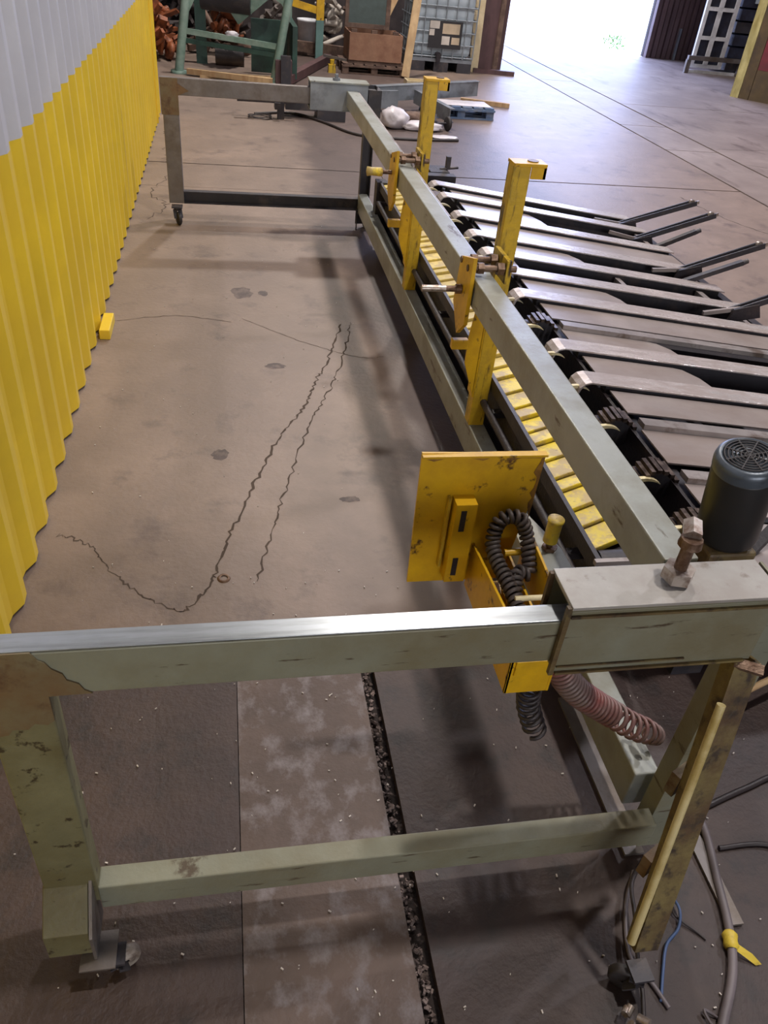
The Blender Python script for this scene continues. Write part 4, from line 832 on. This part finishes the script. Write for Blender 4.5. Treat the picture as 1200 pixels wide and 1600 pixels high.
tag(obj('red_cap', MB().cyl((3.43, IY+0.35, 1.052), (3.43, IY+0.35, 1.09), 0.09, n=16), 'fadedred'), 'faded red lid lying on top of the white tank', 'lid')
tag(obj('plywood_sheet', MB().prism([(3.72, 13.40, 0.0), (3.86, 13.40, 0.0), (3.86, 13.46, 1.05), (3.70, 13.46, 1.05)], (0, 0.02, 0)), 'paleply'), 'pale plywood sheet standing between the white tank and the column', 'sheet')
# column by the doorway
cl = thing('steel_column', 'dark red brown steel column at the left of the doorway', 'column', (4.1, 13.8, 0))
obj('flange', MB().box(3.88, 4.27, 13.55, 13.59, 0.0, 7.9), 'column', cl)
obj('web', MB().box(4.06, 4.09, 13.59, 14.0, 0.0, 7.9), 'column', cl)
obj('flange', MB().box(3.88, 4.27, 14.0, 14.04, 0.0, 7.9), 'column', cl)
obj('edge_strip', MB().box(4.13, 4.20, 13.51, 13.549, 0.03, 1.2), 'palletwood', cl)
tag(obj('timber_plank', MB().bar((3.78, 13.36, 0.03), (4.42, 13.30, 0.03), 0.08, 0.06), 'column'), 'dark timber plank on the floor at the foot of the column', 'timber')

# right side: rack and pillar
rk = thing('crate_rack', 'tall rack of white crates with dark blue boxes beside it, right of the doorway', 'rack', (9.1, 15.6, 0))
for k in range(4):
    z = 0.10+k*0.45
    obj('crate_frame', MB().box(8.50, 9.14, 15.45, 15.49, z-0.02, z+0.04).box(8.50, 8.57, 15.45, 15.49, z+0.04, z+0.43).box(9.07, 9.14, 15.45, 15.49, z+0.04, z+0.43).box(8.76, 8.84, 15.44, 15.48, z+0.04, z+0.43), 'white', rk)
obj('crate_body', MB().box(8.56, 9.10, 15.50, 15.62, 0.10, 1.9), 'navy', rk)
for k in range(9):
    z = 0.08+k*0.2
    obj('dark_bin', MB().box(9.20, 10.2, 15.42+0.05*(k % 2), 16.2, z, z+0.17), 'navy' if k % 3 else 'dark', rk)
for (x, z) in ((9.55, 0.9), (9.75, 0.30), (9.4, 1.15)): obj('bin_label', MB().box(x, x+0.16, 15.39, 15.418, z, z+0.1), 'ibc', rk)
obj('rack_rail', MB().bar((8.34, 15.3, 0.25), (9.5, 15.3, 0.25), 0.06, 0.07).box(8.34, 8.42, 15.3, 15.36, 0.0, 0.22).box(9.4, 9.46, 15.3, 15.36, 0.0, 0.22), 'steelgrey', rk)
obj('base_board', MB().box(8.46, 9.5, 15.38, 15.43, 0.0, 0.05), 'white', rk)
pi_ = thing('building_pillar', 'broad pillar with a pale yellow edge and dull red face at the right', 'pillar', (8.3, 12.9, 0))
obj('yellow_edge', MB().prism([(7.94, 12.92, 0.0), (8.01, 12.80, 0.0), (8.10, 12.84, 0.0), (8.03, 12.96, 0.0)], (0, 0, 7.9)), 'pillar_y', pi_)
obj('brown_side', MB().prism([(8.015, 12.79, 0.0), (8.10, 12.66, 0.0), (8.20, 12.70, 0.0), (8.115, 12.83, 0.0)], (0, 0, 7.9)), 'pillar_b', pi_)
obj('red_face', MB().prism([(8.105, 12.65, 0.42), (8.75, 11.9, 0.42), (8.85, 11.98, 0.42), (8.205, 12.69, 0.42)], (0, 0, 7.5)), 'red', pi_)
obj('lower_face', MB().prism([(8.105, 12.65, 0.0), (8.75, 11.9, 0.0), (8.85, 11.98, 0.0), (8.205, 12.69, 0.0)], (0, 0, 0.418)), 'pillar_b', pi_)
obj('downpipe', MB().cyl((8.36, 12.28, 0.0), (8.36, 12.28, 4.0), 0.035, n=12), 'column', pi_)
junk('sack', 8.35, 11.65, 0.13, 0.13, 'shedwall', 'grey sack on the floor in front of the pillar', 'sack', 51, (1, 0.8, 1))
bm_.free()
